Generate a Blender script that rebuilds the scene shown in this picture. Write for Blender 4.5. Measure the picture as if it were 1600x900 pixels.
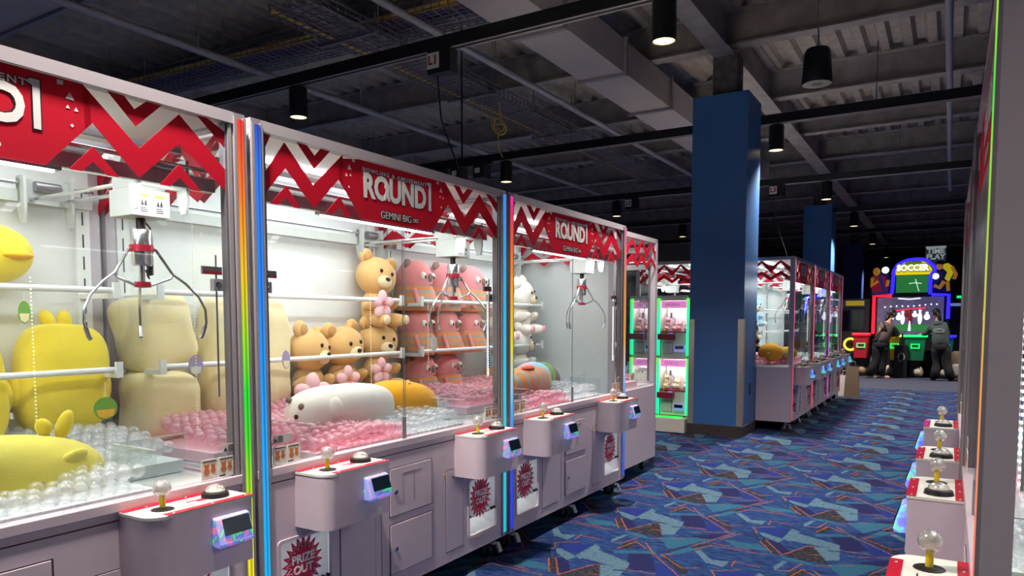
import bpy, bmesh, math, random
from mathutils import Vector, Matrix
random.seed(11)
S = bpy.context.scene
COL = S.collection
for _o in list(bpy.data.objects):
    bpy.data.objects.remove(_o)
R = math.radians

# ------------------------------------------------------------------ camera
FPX, PX, PY, HOR, VPX, CAMZ = 1125.0, 800.0, 575.0, 500.0, 1485.0, 1.5
PITCH = math.atan((PY - HOR) / FPX)
YAW = math.atan((VPX - PX) / FPX * math.cos(PITCH))
cd = bpy.data.cameras.new('camera')
cd.sensor_width = 36.0
cd.lens = 36.0 * FPX / 1600.0
cd.shift_y = (PY - 450.0) / 1600.0
cd.clip_start = 0.02
cd.clip_end = 200
cam = bpy.data.objects.new('camera', cd)
cam.location = (0, 0, CAMZ)
cam.rotation_euler = (math.pi / 2 - PITCH, 0, YAW)
COL.objects.link(cam)
S.camera = cam
_f = Vector((-math.sin(YAW) * math.cos(PITCH), math.cos(YAW) * math.cos(PITCH), -math.sin(PITCH)))
_r = Vector((math.cos(YAW), math.sin(YAW), 0))
_u = _r.cross(_f)
def at(u, v, **k):
    """point seen at photo pixel (u, v) on the plane x=, y= or z="""
    d = _r * (u - PX) + _u * (PY - v) + _f * FPX
    a, val = list(k.items())[0]
    i = 'xyz'.index(a)
    c = Vector((0, 0, CAMZ))
    return c + d * ((val - c[i]) / d[i])

# ------------------------------------------------------------------ world, exposure
w = bpy.data.worlds.new('world')
S.world = w
w.use_nodes = True
w.node_tree.nodes['Background'].inputs[0].default_value = (0.05, 0.055, 0.07, 1)
w.node_tree.nodes['Background'].inputs[1].default_value = 0.15
S.view_settings.view_transform = 'Standard'
S.view_settings.look = 'None'
S.view_settings.gamma = 1.0
S.view_settings.exposure = 0.4
S.view_settings.use_curve_mapping = False
S.cycles.use_adaptive_sampling = True
S.cycles.adaptive_threshold = 0.03
S.cycles.max_bounces = 6
S.cycles.diffuse_bounces = 4
S.cycles.glossy_bounces = 3
S.cycles.transmission_bounces = 4
S.cycles.transparent_max_bounces = 18
S.cycles.caustics_reflective = False
S.cycles.caustics_refractive = False
S.cycles.sample_clamp_indirect = 4.0
MACHINE_LAMP_W = 9.5
FRONT_LAMP_W = 4.5
SPOT_W = 640.0

# ------------------------------------------------------------------ materials
def lin(c):
    return c / 12.92 if c <= 0.04045 else ((c + 0.055) / 1.055) ** 2.4
def rgb(h):
    if isinstance(h, str):
        h = h.lstrip('#')
        return tuple(lin(int(h[i:i + 2], 16) / 255) for i in (0, 2, 4)) + (1,)
    return tuple(h) + (1,) if len(h) == 3 else tuple(h)
MATS = {}
def P(name, col, rough=0.5, metal=0.0, emit=None, es=0.0, var=0.06, scale=18.0, bump=0.0, bscale=200.0,
      sheen=0.0, coat=0.0, spec=0.5, transl=0.0, alpha=1.0):
    """procedural principled material with a little noise in its colour"""
    m = bpy.data.materials.new(name)
    m.use_nodes = True
    nt = m.node_tree
    b = nt.nodes['Principled BSDF']
    c = rgb(col)
    tc = nt.nodes.new('ShaderNodeTexCoord')
    if var > 0:
        n = nt.nodes.new('ShaderNodeTexNoise')
        n.inputs['Scale'].default_value = scale
        n.inputs['Detail'].default_value = 3
        nt.links.new(tc.outputs['Object'], n.inputs['Vector'])
        r = nt.nodes.new('ShaderNodeValToRGB')
        r.color_ramp.elements[0].position = 0.3
        r.color_ramp.elements[1].position = 0.7
        r.color_ramp.elements[0].color = tuple(max(0, x * (1 - var)) for x in c[:3]) + (1,)
        r.color_ramp.elements[1].color = tuple(min(1, x * (1 + var)) for x in c[:3]) + (1,)
        nt.links.new(n.outputs['Fac'], r.inputs['Fac'])
        nt.links.new(r.outputs['Color'], b.inputs['Base Color'])
    else:
        b.inputs['Base Color'].default_value = c
    b.inputs['Roughness'].default_value = rough
    b.inputs['Metallic'].default_value = metal
    b.inputs['Specular IOR Level'].default_value = spec
    b.inputs['Sheen Weight'].default_value = sheen
    b.inputs['Coat Weight'].default_value = coat
    b.inputs['Alpha'].default_value = alpha
    if emit is not None:
        b.inputs['Emission Color'].default_value = rgb(emit)
        b.inputs['Emission Strength'].default_value = es
    if bump > 0:
        n2 = nt.nodes.new('ShaderNodeTexNoise')
        n2.inputs['Scale'].default_value = bscale
        nt.links.new(tc.outputs['Object'], n2.inputs['Vector'])
        bp = nt.nodes.new('ShaderNodeBump')
        bp.inputs['Strength'].default_value = bump
        bp.inputs['Distance'].default_value = 0.01
        nt.links.new(n2.outputs['Fac'], bp.inputs['Height'])
        nt.links.new(bp.outputs['Normal'], b.inputs['Normal'])
    if transl > 0:
        t = nt.nodes.new('ShaderNodeBsdfTranslucent')
        t.inputs['Color'].default_value = c
        mx = nt.nodes.new('ShaderNodeMixShader')
        mx.inputs[0].default_value = transl
        nt.links.new(b.outputs[0], mx.inputs[1])
        nt.links.new(t.outputs[0], mx.inputs[2])
        nt.links.new(mx.outputs[0], nt.nodes['Material Output'].inputs['Surface'])
    MATS[name] = m
    return m
def glassy(name, tint, base=0.03, edge=0.5, power=4.0, body=None, bodyw=0.0, rough=0.02):
    """thin clear sheet: transparent with reflections that grow towards grazing angles, optional milky body"""
    m = bpy.data.materials.new(name)
    m.use_nodes = True
    nt = m.node_tree
    nt.nodes.remove(nt.nodes['Principled BSDF'])
    tr = nt.nodes.new('ShaderNodeBsdfTransparent')
    tr.inputs[0].default_value = rgb(tint)
    gl = nt.nodes.new('ShaderNodeBsdfGlossy')
    gl.inputs['Roughness'].default_value = rough
    lw = nt.nodes.new('ShaderNodeLayerWeight')
    pw = nt.nodes.new('ShaderNodeMath'); pw.operation = 'POWER'
    pw.inputs[1].default_value = power
    nt.links.new(lw.outputs['Facing'], pw.inputs[0])
    ma = nt.nodes.new('ShaderNodeMath'); ma.operation = 'MULTIPLY_ADD'
    ma.inputs[1].default_value = edge
    ma.inputs[2].default_value = base
    nt.links.new(pw.outputs[0], ma.inputs[0])
    mx = nt.nodes.new('ShaderNodeMixShader')
    nt.links.new(ma.outputs[0], mx.inputs[0])
    src = tr
    if body is not None:
        df = nt.nodes.new('ShaderNodeBsdfDiffuse')
        df.inputs[0].default_value = rgb(body)
        tl = nt.nodes.new('ShaderNodeBsdfTranslucent')
        tl.inputs[0].default_value = rgb(body)
        m1 = nt.nodes.new('ShaderNodeMixShader'); m1.inputs[0].default_value = 0.5
        nt.links.new(df.outputs[0], m1.inputs[1]); nt.links.new(tl.outputs[0], m1.inputs[2])
        m2 = nt.nodes.new('ShaderNodeMixShader'); m2.inputs[0].default_value = bodyw
        nt.links.new(tr.outputs[0], m2.inputs[1]); nt.links.new(m1.outputs[0], m2.inputs[2])
        src = m2
    nt.links.new(src.outputs[0], mx.inputs[1])
    nt.links.new(gl.outputs[0], mx.inputs[2])
    nt.links.new(mx.outputs[0], nt.nodes['Material Output'].inputs['Surface'])
    MATS[name] = m
    return m
def ramp_emit(name, stops, strength, axis='Z'):
    """light-emitting tube whose colour runs along its length (generated coordinates)"""
    m = bpy.data.materials.new(name)
    m.use_nodes = True
    nt = m.node_tree
    b = nt.nodes['Principled BSDF']
    tc = nt.nodes.new('ShaderNodeTexCoord')
    sp = nt.nodes.new('ShaderNodeSeparateXYZ')
    nt.links.new(tc.outputs['Generated'], sp.inputs[0])
    r = nt.nodes.new('ShaderNodeValToRGB')
    el = r.color_ramp.elements
    while len(el) < len(stops):
        el.new(0.5)
    for e, (p, c) in zip(el, stops):
        e.position = p
        e.color = rgb(c)
    nt.links.new(sp.outputs[axis], r.inputs['Fac'])
    # bright cores of the tube run lengthwise
    s1 = nt.nodes.new('ShaderNodeMath'); s1.operation = 'MULTIPLY'; s1.inputs[1].default_value = 9.0
    nt.links.new(sp.outputs['X'], s1.inputs[0])
    s2 = nt.nodes.new('ShaderNodeMath'); s2.operation = 'SINE'
    nt.links.new(s1.outputs[0], s2.inputs[0])
    s3 = nt.nodes.new('ShaderNodeMath'); s3.operation = 'MULTIPLY_ADD'; s3.inputs[1].default_value = 0.26 * strength; s3.inputs[2].default_value = 0.62 * strength
    nt.links.new(s2.outputs[0], s3.inputs[0])
    nt.links.new(s3.outputs[0], b.inputs['Emission Strength'])
    b.inputs['Base Color'].default_value = (0.02, 0.02, 0.02, 1)
    nt.links.new(r.outputs['Color'], b.inputs['Emission Color'])
    MATS[name] = m
    return m
def speckle_emit(name, cols, scale, strength):
    """glowing shell with patches of several colours"""
    m = bpy.data.materials.new(name)
    m.use_nodes = True
    nt = m.node_tree
    b = nt.nodes['Principled BSDF']
    tc = nt.nodes.new('ShaderNodeTexCoord')
    n = nt.nodes.new('ShaderNodeTexNoise')
    n.inputs['Scale'].default_value = scale
    n.inputs['Detail'].default_value = 1
    nt.links.new(tc.outputs['Object'], n.inputs['Vector'])
    r = nt.nodes.new('ShaderNodeValToRGB')
    el = r.color_ramp.elements
    while len(el) < len(cols):
        el.new(0.5)
    for i, c in enumerate(cols):
        el[i].position = 0.36 + 0.28 * i / (len(cols) - 1)
        el[i].color = rgb(c)
    nt.links.new(n.outputs['Fac'], r.inputs['Fac'])
    b.inputs['Base Color'].default_value = (0.4, 0.4, 0.45, 1)
    b.inputs['Roughness'].default_value = 0.2
    nt.links.new(r.outputs['Color'], b.inputs['Emission Color'])
    b.inputs['Emission Strength'].default_value = strength
    MATS[name] = m
    return m
def stripes(name, cols, freq, axis='Z', rough=0.85):
    """knitted stripes along one object axis"""
    m = bpy.data.materials.new(name)
    m.use_nodes = True
    nt = m.node_tree
    b = nt.nodes['Principled BSDF']
    tc = nt.nodes.new('ShaderNodeTexCoord')
    sp = nt.nodes.new('ShaderNodeSeparateXYZ')
    nt.links.new(tc.outputs['Object'], sp.inputs[0])
    mu = nt.nodes.new('ShaderNodeMath'); mu.operation = 'MULTIPLY'; mu.inputs[1].default_value = freq
    nt.links.new(sp.outputs[axis], mu.inputs[0])
    fr = nt.nodes.new('ShaderNodeMath'); fr.operation = 'FRACT'
    nt.links.new(mu.outputs[0], fr.inputs[0])
    r = nt.nodes.new('ShaderNodeValToRGB')
    r.color_ramp.interpolation = 'CONSTANT'
    el = r.color_ramp.elements
    while len(el) < len(cols):
        el.new(0.5)
    for i, c in enumerate(cols):
        el[i].position = i / len(cols)
        el[i].color = rgb(c)
    nt.links.new(fr.outputs[0], r.inputs['Fac'])
    nt.links.new(r.outputs['Color'], b.inputs['Base Color'])
    b.inputs['Roughness'].default_value = rough
    b.inputs['Sheen Weight'].default_value = 0.3
    MATS[name] = m
    return m

P('lilac', '#d2c1ca', 0.38, var=0.02, coat=0.1)
P('frame_grey', '#a39da2', 0.4, var=0.02)
P('post_grey', '#b9b1b7', 0.4, var=0.02)
P('lilac_dark', '#8d858d', 0.4, var=0.02)
P('gap', '#38333a', 0.7)
P('alu', '#a9a4a8', 0.35, metal=0.35, var=0.03)
P('alu_dark', '#746f76', 0.35, metal=0.35)
P('white', '#e6e8e6', 0.45, var=0.02)
P('inner_white', '#dfe3e2', 0.5, var=0.02)
P('bin_white', '#f2f3f5', 0.4, var=0.02, emit='#ffffff', es=0.0)
P('chrome', '#c9c9cc', 0.18, metal=0.9, var=0.02)
P('steel', '#9b9ba0', 0.3, metal=0.8)
P('black', '#141416', 0.45)
P('black_gloss', '#08080a', 0.12, coat=0.6)
P('rubber', '#1d1d20', 0.7)
P('red', '#c60f2e', 0.35, coat=0.2, var=0.02)
P('burst_red', '#d8184a', 0.45, var=0.02)
P('decal_red', '#cf1233', 0.45, var=0.02, transl=0.35)
P('decal_white', '#f6f6f2', 0.4, var=0.02, transl=0.2)
P('decal_black', '#17090d', 0.5)
P('sticker', '#e9e7dc', 0.5)
P('sticker_grey', '#c3c2bf', 0.5)
P('sticker_yellow', '#e5c82a', 0.5)
P('bearprint', '#b8703a', 0.6)
P('print', '#2b2626', 0.6)
P('yellow_shaft', '#d8c322', 0.4)
P('claw_red', '#b3253c', 0.35, metal=0.3)
P('pink_bed', '#ffd2dc', 0.6, var=0.03)
P('white_bed', '#f2f5f6', 0.6, var=0.03)
P('flap', '#f4f5f7', 0.25, var=0.02, transl=0.45)
P('crane_white', '#b4b7b3', 0.45, var=0.02)
P('flapline', '#aeb4c4', 0.4)
P('screen', '#06070a', 0.1, emit='#1a2838', es=0.3)
glassy('glass', '#fcfdfd', base=0.022, edge=0.5, power=4)
glassy('acrylic', '#fafdfd', base=0.03, edge=0.5, power=3)
glassy('ball_clear', '#fcfdfe', base=0.05, edge=0.35, power=2.5, body='#fdfeff', bodyw=0.22, rough=0.1)
glassy('ball_pink', '#ffe8ee', base=0.05, edge=0.3, power=2.5, body='#ffdde6', bodyw=0.34, rough=0.1)
glassy('knob_clear', '#f2f2ee', base=0.15, edge=0.6, power=1.5, body='#ffffff', bodyw=0.3, rough=0.15)
P('light_white', '#ffffff', 0.5, emit='#f6fbff', es=6.0, var=0)
P('led_dot', '#ffffff', 0.5, emit='#ffffff', es=4.0, var=0)
ramp_emit('led_rainbow', [(0, '#f0c800'), (0.2, '#e8d800'), (0.40, '#40d818'), (0.5, '#10d82c'), (0.60, '#90d810'), (0.72, '#f0c000'), (0.86, '#ff7810'), (1, '#f81c14')], 1.05)
ramp_emit('led_blue', [(0, '#18b8e8'), (0.35, '#0aa0f0'), (0.7, '#0a80f0'), (0.92, '#1070e8'), (1, '#1848c0')], 1.05)
ramp_emit('led_cyan', [(0, '#28c8e0'), (0.45, '#20d8f0'), (0.75, '#28b8ff'), (1, '#3c8cff')], 1.05)
ramp_emit('led_sunset', [(0, '#2038ff'), (0.22, '#3050ff'), (0.36, '#40b0ff'), (0.44, '#9adcf0'), (0.55, '#f2e020'), (0.72, '#ffa820'), (0.86, '#ff5a20'), (0.95, '#ff2060'), (1, '#ff20b0')], 1.05)
ramp_emit('led_sunset2', [(0, '#1450ff'), (0.3, '#2a90ff'), (0.42, '#a8d8f8'), (0.55, '#ffb020'), (0.8, '#ff8a20'), (1, '#ff3ca0')], 1.05)
ramp_emit('led_pink', [(0, '#ff5a70'), (0.5, '#ff5a80'), (1, '#ff70a0')], 1.05)
ramp_emit('led_magenta', [(0, '#ff50e0'), (0.4, '#e060ff'), (0.7, '#ff70a0'), (1, '#ff60a0')], 1.05)
ramp_emit('led_limepink', [(0, '#ff4a6a'), (0.3, '#ff5a70'), (0.55, '#ff9a50'), (0.75, '#9ae030'), (0.85, '#38e040'), (1, '#d8f020')], 1.05)
ramp_emit('led_green', [(0, '#10e890'), (0.5, '#20f0b0'), (0.9, '#40f070'), (1, '#60f040')], 1.7)
speckle_emit('reader_glow', ['#20e070', '#2c4a9a', '#3050e0', '#5a6cc0', '#3878e8', '#7a5cd0', '#e05a90'], 42, 0.6)
speckle_emit('reader_glow_blue', ['#3050ff', '#5a70ff', '#8a6cff', '#30b0ff', '#40f0d0'], 30, 0.6)

# ------------------------------------------------------------------ mesh helpers
class MB:
    def __init__(self):
        self.v, self.f, self.mi, self.cur = [], [], [], 0
    def m(self, i):
        self.cur = i
        return self
    def add(self, vs, fs):
        o = len(self.v)
        self.v += [tuple(p) for p in vs]
        for f in fs:
            self.f.append(tuple(i + o for i in f))
            self.mi.append(self.cur)
        return self
    def box(self, x0, x1, y0, y1, z0, z1):
        return self.add([(x0, y0, z0), (x1, y0, z0), (x1, y1, z0), (x0, y1, z0), (x0, y0, z1), (x1, y0, z1), (x1, y1, z1), (x0, y1, z1)],
                        [(0, 3, 2, 1), (4, 5, 6, 7), (0, 1, 5, 4), (1, 2, 6, 5), (2, 3, 7, 6), (3, 0, 4, 7)])
    def cbox(self, c, s, mat=None):
        n = len(self.v)
        self.box(-s[0] / 2, s[0] / 2, -s[1] / 2, s[1] / 2, -s[2] / 2, s[2] / 2)
        M = Matrix.Translation(Vector(c)) @ (mat.to_4x4() if mat else Matrix())
        for i in range(n, len(self.v)):
            self.v[i] = tuple(M @ Vector(self.v[i]))
        return self
    def cyl(self, a, b, r0, r1=None, n=12):
        r1 = r0 if r1 is None else r1
        a, b = Vector(a), Vector(b)
        d = (b - a).normalized()
        t = d.cross(Vector((0, 0, 1)))
        if t.length < 1e-4:
            t = Vector((1, 0, 0))
        t.normalize()
        s = d.cross(t)
        vs = []
        for p, r in ((a, r0), (b, r1)):
            for i in range(n):
                q = 2 * math.pi * i / n
                vs.append(p + t * (r * math.cos(q)) + s * (r * math.sin(q)))
        fs = [(i, (i + 1) % n, n + (i + 1) % n, n + i) for i in range(n)]
        fs += [tuple(range(n - 1, -1, -1)), tuple(range(n, 2 * n))]
        return self.add(vs, fs)
    def tube(self, pts, r, n=6):
        pts = [Vector(p) for p in pts]
        rs = r if isinstance(r, (list, tuple)) else [r] * len(pts)
        vs, fs = [], []
        ref = None
        for k, p in enumerate(pts):
            d = (pts[min(k + 1, len(pts) - 1)] - pts[max(k - 1, 0)]).normalized()
            if ref is None:
                ref = d.cross(Vector((0.31, 0.2, 0.93)))
                if ref.length < 1e-3:
                    ref = Vector((1, 0, 0))
            t = (ref - d * ref.dot(d)).normalized()
            ref = t
            s = d.cross(t)
            for i in range(n):
                q = 2 * math.pi * i / n
                vs.append(p + t * (rs[k] * math.cos(q)) + s * (rs[k] * math.sin(q)))
        for k in range(len(pts) - 1):
            for i in range(n):
                j = (i + 1) % n
                fs.append((k * n + i, k * n + j, (k + 1) * n + j, (k + 1) * n + i))
        fs += [tuple(range(n - 1, -1, -1)), tuple(range((len(pts) - 1) * n, len(pts) * n))]
        return self.add(vs, fs)
    def ell(self, c, r, e=1.0, nu=20, nv=12, mat=None):
        """ellipsoid; e < 1 makes it boxy (superquadric)"""
        def pw(x):
            return math.copysign(abs(x) ** e, x)
        vs, fs = [], []
        M = mat if mat else Matrix.Identity(3)
        c = Vector(c)
        for j in range(1, nv):
            ph = -math.pi / 2 + math.pi * j / nv
            for i in range(nu):
                th = 2 * math.pi * i / nu
                vs.append(c + M @ Vector((r[0] * pw(math.cos(ph)) * pw(math.cos(th)), r[1] * pw(math.cos(ph)) * pw(math.sin(th)), r[2] * pw(math.sin(ph)))))
        b = len(vs); vs.append(c + M @ Vector((0, 0, -r[2]))); vs.append(c + M @ Vector((0, 0, r[2])))
        for j in range(nv - 2):
            for i in range(nu):
                k = (i + 1) % nu
                fs.append((j * nu + i, j * nu + k, (j + 1) * nu + k, (j + 1) * nu + i))
        for i in range(nu):
            k = (i + 1) % nu
            fs.append((b, k, i)); fs.append((b + 1, (nv - 2) * nu + i, (nv - 2) * nu + k))
        return self.add(vs, fs)
    def lathe(self, prof, c=(0, 0, 0), n=16):
        vs, fs = [], []
        for (r, z) in prof:
            for i in range(n):
                q = 2 * math.pi * i / n
                vs.append((c[0] + r * math.cos(q), c[1] + r * math.sin(q), c[2] + z))
        for k in range(len(prof) - 1):
            for i in range(n):
                j = (i + 1) % n
                fs.append((k * n + i, k * n + j, (k + 1) * n + j, (k + 1) * n + i))
        fs += [tuple(range(n - 1, -1, -1)), tuple(range((len(prof) - 1) * n, len(prof) * n))]
        return self.add(vs, fs)
    def prism(self, poly, a, b, axis='y'):
        """polygon extruded along y (poly in x, z), along z (poly in x, y) or along x (poly in y, z)"""
        n = len(poly)
        mk = {'y': lambda p, t: (p[0], t, p[1]), 'z': lambda p, t: (p[0], p[1], t), 'x': lambda p, t: (t, p[0], p[1])}[axis]
        vs = [mk(p, a) for p in poly] + [mk(p, b) for p in poly]
        fs = [tuple(range(n)), tuple(range(2 * n - 1, n - 1, -1))]
        fs += [((i + 1) % n, i, n + i, n + (i + 1) % n) for i in range(n)]
        return self.add(vs, fs)
    def mesh(self, mats, smooth=False):
        me = bpy.data.meshes.new('mesh')
        me.from_pydata(self.v, [], self.f)
        if not isinstance(mats, (list, tuple)):
            mats = [mats]
        for m in mats:
            me.materials.append(MATS[m] if isinstance(m, str) else m)
        me.polygons.foreach_set('material_index', self.mi)
        bm = bmesh.new(); bm.from_mesh(me)
        bmesh.ops.recalc_face_normals(bm, faces=bm.faces)
        bm.to_mesh(me); bm.free()
        if smooth:
            me.polygons.foreach_set('use_smooth', [True] * len(me.polygons))
            if smooth != 'all':
                try:
                    me.set_sharp_from_angle(angle=R(40))
                except Exception:
                    pass
        me.update()
        return me
    def build(self, name, mats, parent=None, smooth=False, bevel=0, loc=None, rot=None):
        return obj(name, self.mesh(mats, smooth), parent, bevel, loc, rot)
def obj(name, me, parent=None, bevel=0, loc=None, rot=None):
    o = bpy.data.objects.new(name, me)
    COL.objects.link(o)
    if parent is not None:
        o.parent = parent
    if loc is not None:
        o.location = loc
    if rot is not None:
        o.rotation_euler = rot
    if bevel:
        b = o.modifiers.new('bevel', 'BEVEL')
        b.width = bevel
        b.segments = 2
        b.limit_method = 'ANGLE'
        b.angle_limit = R(50)
    return o
def tag(o, label, cat, group=None, kind=None):
    o['label'] = label
    o['category'] = cat
    if group:
        o['group'] = group
    if kind:
        o['kind'] = kind
    return o
def thing(name, label, cat, loc=(0, 0, 0), rotz=0, group=None):
    o = bpy.data.objects.new(name, None)
    COL.objects.link(o)
    o.empty_display_size = 0.1
    o.location = loc
    o.rotation_euler = (0, 0, rotz)
    return tag(o, label, cat, group)
def struct(o):
    o['kind'] = 'structure'
    return o
def copy_tree(o, parent=None):
    c = o.copy()
    COL.objects.link(c)
    c.parent = parent
    for ch in o.children:
        copy_tree(ch, c)
    return c
def text_mesh(s, size, mat, off=0.0, ext=0.001, spacing=1.0, align='CENTER', sx=1.0):
    """lettering as a mesh standing in the xz plane, facing -y"""
    cu = bpy.data.curves.new('text', 'FONT')
    cu.body = s
    cu.size = size
    cu.offset = off
    cu.extrude = ext
    cu.space_character = spacing
    cu.align_x = align
    cu.align_y = 'CENTER'
    cu.resolution_u = 3
    t = bpy.data.objects.new('text', cu)
    COL.objects.link(t)
    me = bpy.data.meshes.new_from_object(t)
    bpy.data.objects.remove(t)
    me.transform(Matrix.Rotation(math.pi / 2, 4, 'X') @ Matrix.Diagonal((sx, 1, 1, 1)))
    me.materials.clear()
    me.materials.append(MATS[mat])
    return me
def burst(n, r0, r1, sx, sz, c):
    return [(c[0] + sx * (r1 if i % 2 else r0) * math.cos(math.pi * i / n + 0.1), c[1] + sz * (r1 if i % 2 else r0) * math.sin(math.pi * i / n + 0.1)) for i in range(2 * n)]
def rrect(x0, x1, z0, z1, r, n=4):
    out = []
    for cx, cz, a in ((x1 - r, z1 - r, 0), (x0 + r, z1 - r, 90), (x0 + r, z0 + r, 180), (x1 - r, z0 + r, 270)):
        for i in range(n + 1):
            q = R(a + 90 * i / n)
            out.append((cx + r * math.cos(q), cz + r * math.sin(q)))
    return out
P('led_off', '#8f8b92', 0.3, var=0.02)
# ------------------------------------------------------------------ floor: printed carpet, repeat 1.06 m
SEG = [((-1.06, 4.996), (-0.937, 4.774)), ((-1.026, 5.029), (-0.869, 4.759)), ((-1.174, 5.3), (-1.115, 5.184)), ((-1.173, 5.293), (-1.036, 5.393)), ((-0.869, 4.759), (-0.762, 5.03)), ((-0.762, 5.03), (-0.714, 5.048)), ((-1.089, 4.373), (-1.098, 4.48)), ((-1.096, 4.471), (-0.944, 4.451)), ((-0.833, 4.453), (-0.772, 4.467)), ((-0.772, 4.467), (-0.733, 4.64)), ((-0.565, 5.045), (-0.387, 5.063)), ((-0.648, 4.657), (-0.572, 4.703)), ((-0.523, 4.741), (-0.453, 4.784)), ((-0.723, 4.859), (-0.659, 4.887)), ((-1.372, 4.589), (-1.311, 4.721)), ((-1.311, 4.721), (-0.956, 4.706)), ((-1.313, 4.773), (-1.061, 4.744)), ((-1.419, 4.638), (-1.249, 5.075)), ((-1.297, 4.877), (-1.203, 5.104)), ((-1.607, 5.447), (-1.29, 5.078)), ((-1.29, 5.078), (-1.503, 4.962)), ((-1.531, 5.429), (-1.34, 5.243)), ((-1.34, 5.243), (-1.253, 5.31)), ((-1.527, 5.416), (-1.475, 5.495)), ((-1.821, 5.399), (-1.77, 5.6)), ((-1.77, 5.6), (-1.663, 5.495)), ((-1.712, 5.617), (-1.611, 5.461))]
DSEG = [((-1.152, 5.188), (-1.06, 4.996)), ((-1.115, 5.184), (-1.026, 5.029)), ((-1.552, 4.389), (-1.423, 4.641)), ((-1.677, 3.947), (-1.598, 3.965))]
POLY = {'light': [[(-0.935, 5.123), (-0.918, 5.4), (-0.864, 5.35), (-0.88, 5.08)], [(-0.905, 5.325), (-0.58, 5.165), (-0.567, 5.055), (-0.923, 5.11)], [(-0.722, 5.043), (-0.569, 5.077), (-0.544, 4.827), (-0.626, 4.777)], [(-1.368, 4.546), (-1.345, 4.583), (-1.209, 4.402), (-1.237, 4.354)], [(-1.245, 4.423), (-1.127, 4.452), (-1.132, 4.337), (-1.214, 4.358)], [(-1.144, 5.18), (-1.074, 5.195), (-0.922, 5.105), (-0.943, 5.018)], [(-0.871, 4.505), (-0.837, 4.65), (-0.813, 4.643), (-0.852, 4.438)]], 'teal': [[(-1.513, 4.368), (-1.42, 4.631), (-1.369, 4.591), (-1.442, 4.422)], [(-1.66, 4.708), (-1.456, 4.832), (-1.353, 4.843), (-1.531, 4.493)], [(-0.886, 4.727), (-0.734, 4.712), (-0.61, 4.624), (-0.806, 4.668)], [(-1.27, 4.893), (-1.034, 4.889), (-0.948, 4.801), (-1.16, 4.765)], [(-1.824, 4.291), (-1.584, 4.403), (-1.562, 4.361), (-1.801, 4.237)]], 'black': [[(-0.858, 4.766), (-0.738, 5.069), (-0.675, 4.921), (-0.58, 4.722), (-0.734, 4.712)], [(-1.06, 4.996), (-1.026, 5.029), (-0.888, 4.77), (-0.934, 4.775)], [(-1.837, 4.354), (-1.814, 4.513), (-1.727, 4.529), (-1.766, 4.362)], [(-1.517, 4.343), (-1.479, 4.344), (-1.283, 4.137), (-1.302, 4.069)], [(-1.44, 5.697), (-1.323, 5.819), (-1.33, 5.781), (-1.396, 5.657)]], 'navy': [[(-1.721, 5.33), (-1.605, 5.416), (-1.461, 5.126), (-1.62, 5.087)], [(-1.026, 5.029), (-0.962, 5.055), (-0.832, 4.848), (-0.865, 4.772)], [(-1.481, 4.869), (-1.287, 5.039), (-1.39, 4.746), (-1.474, 4.719)], [(-1.64, 4.162), (-1.539, 4.265), (-1.476, 4.059), (-1.599, 3.984)]], 'royal': [[(-1.511, 4.137), (-1.431, 4.205), (-1.297, 4.053), (-1.418, 3.98)], [(-1.136, 5.295), (-0.936, 5.389), (-0.946, 5.167), (-1.081, 5.164)]]}
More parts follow.
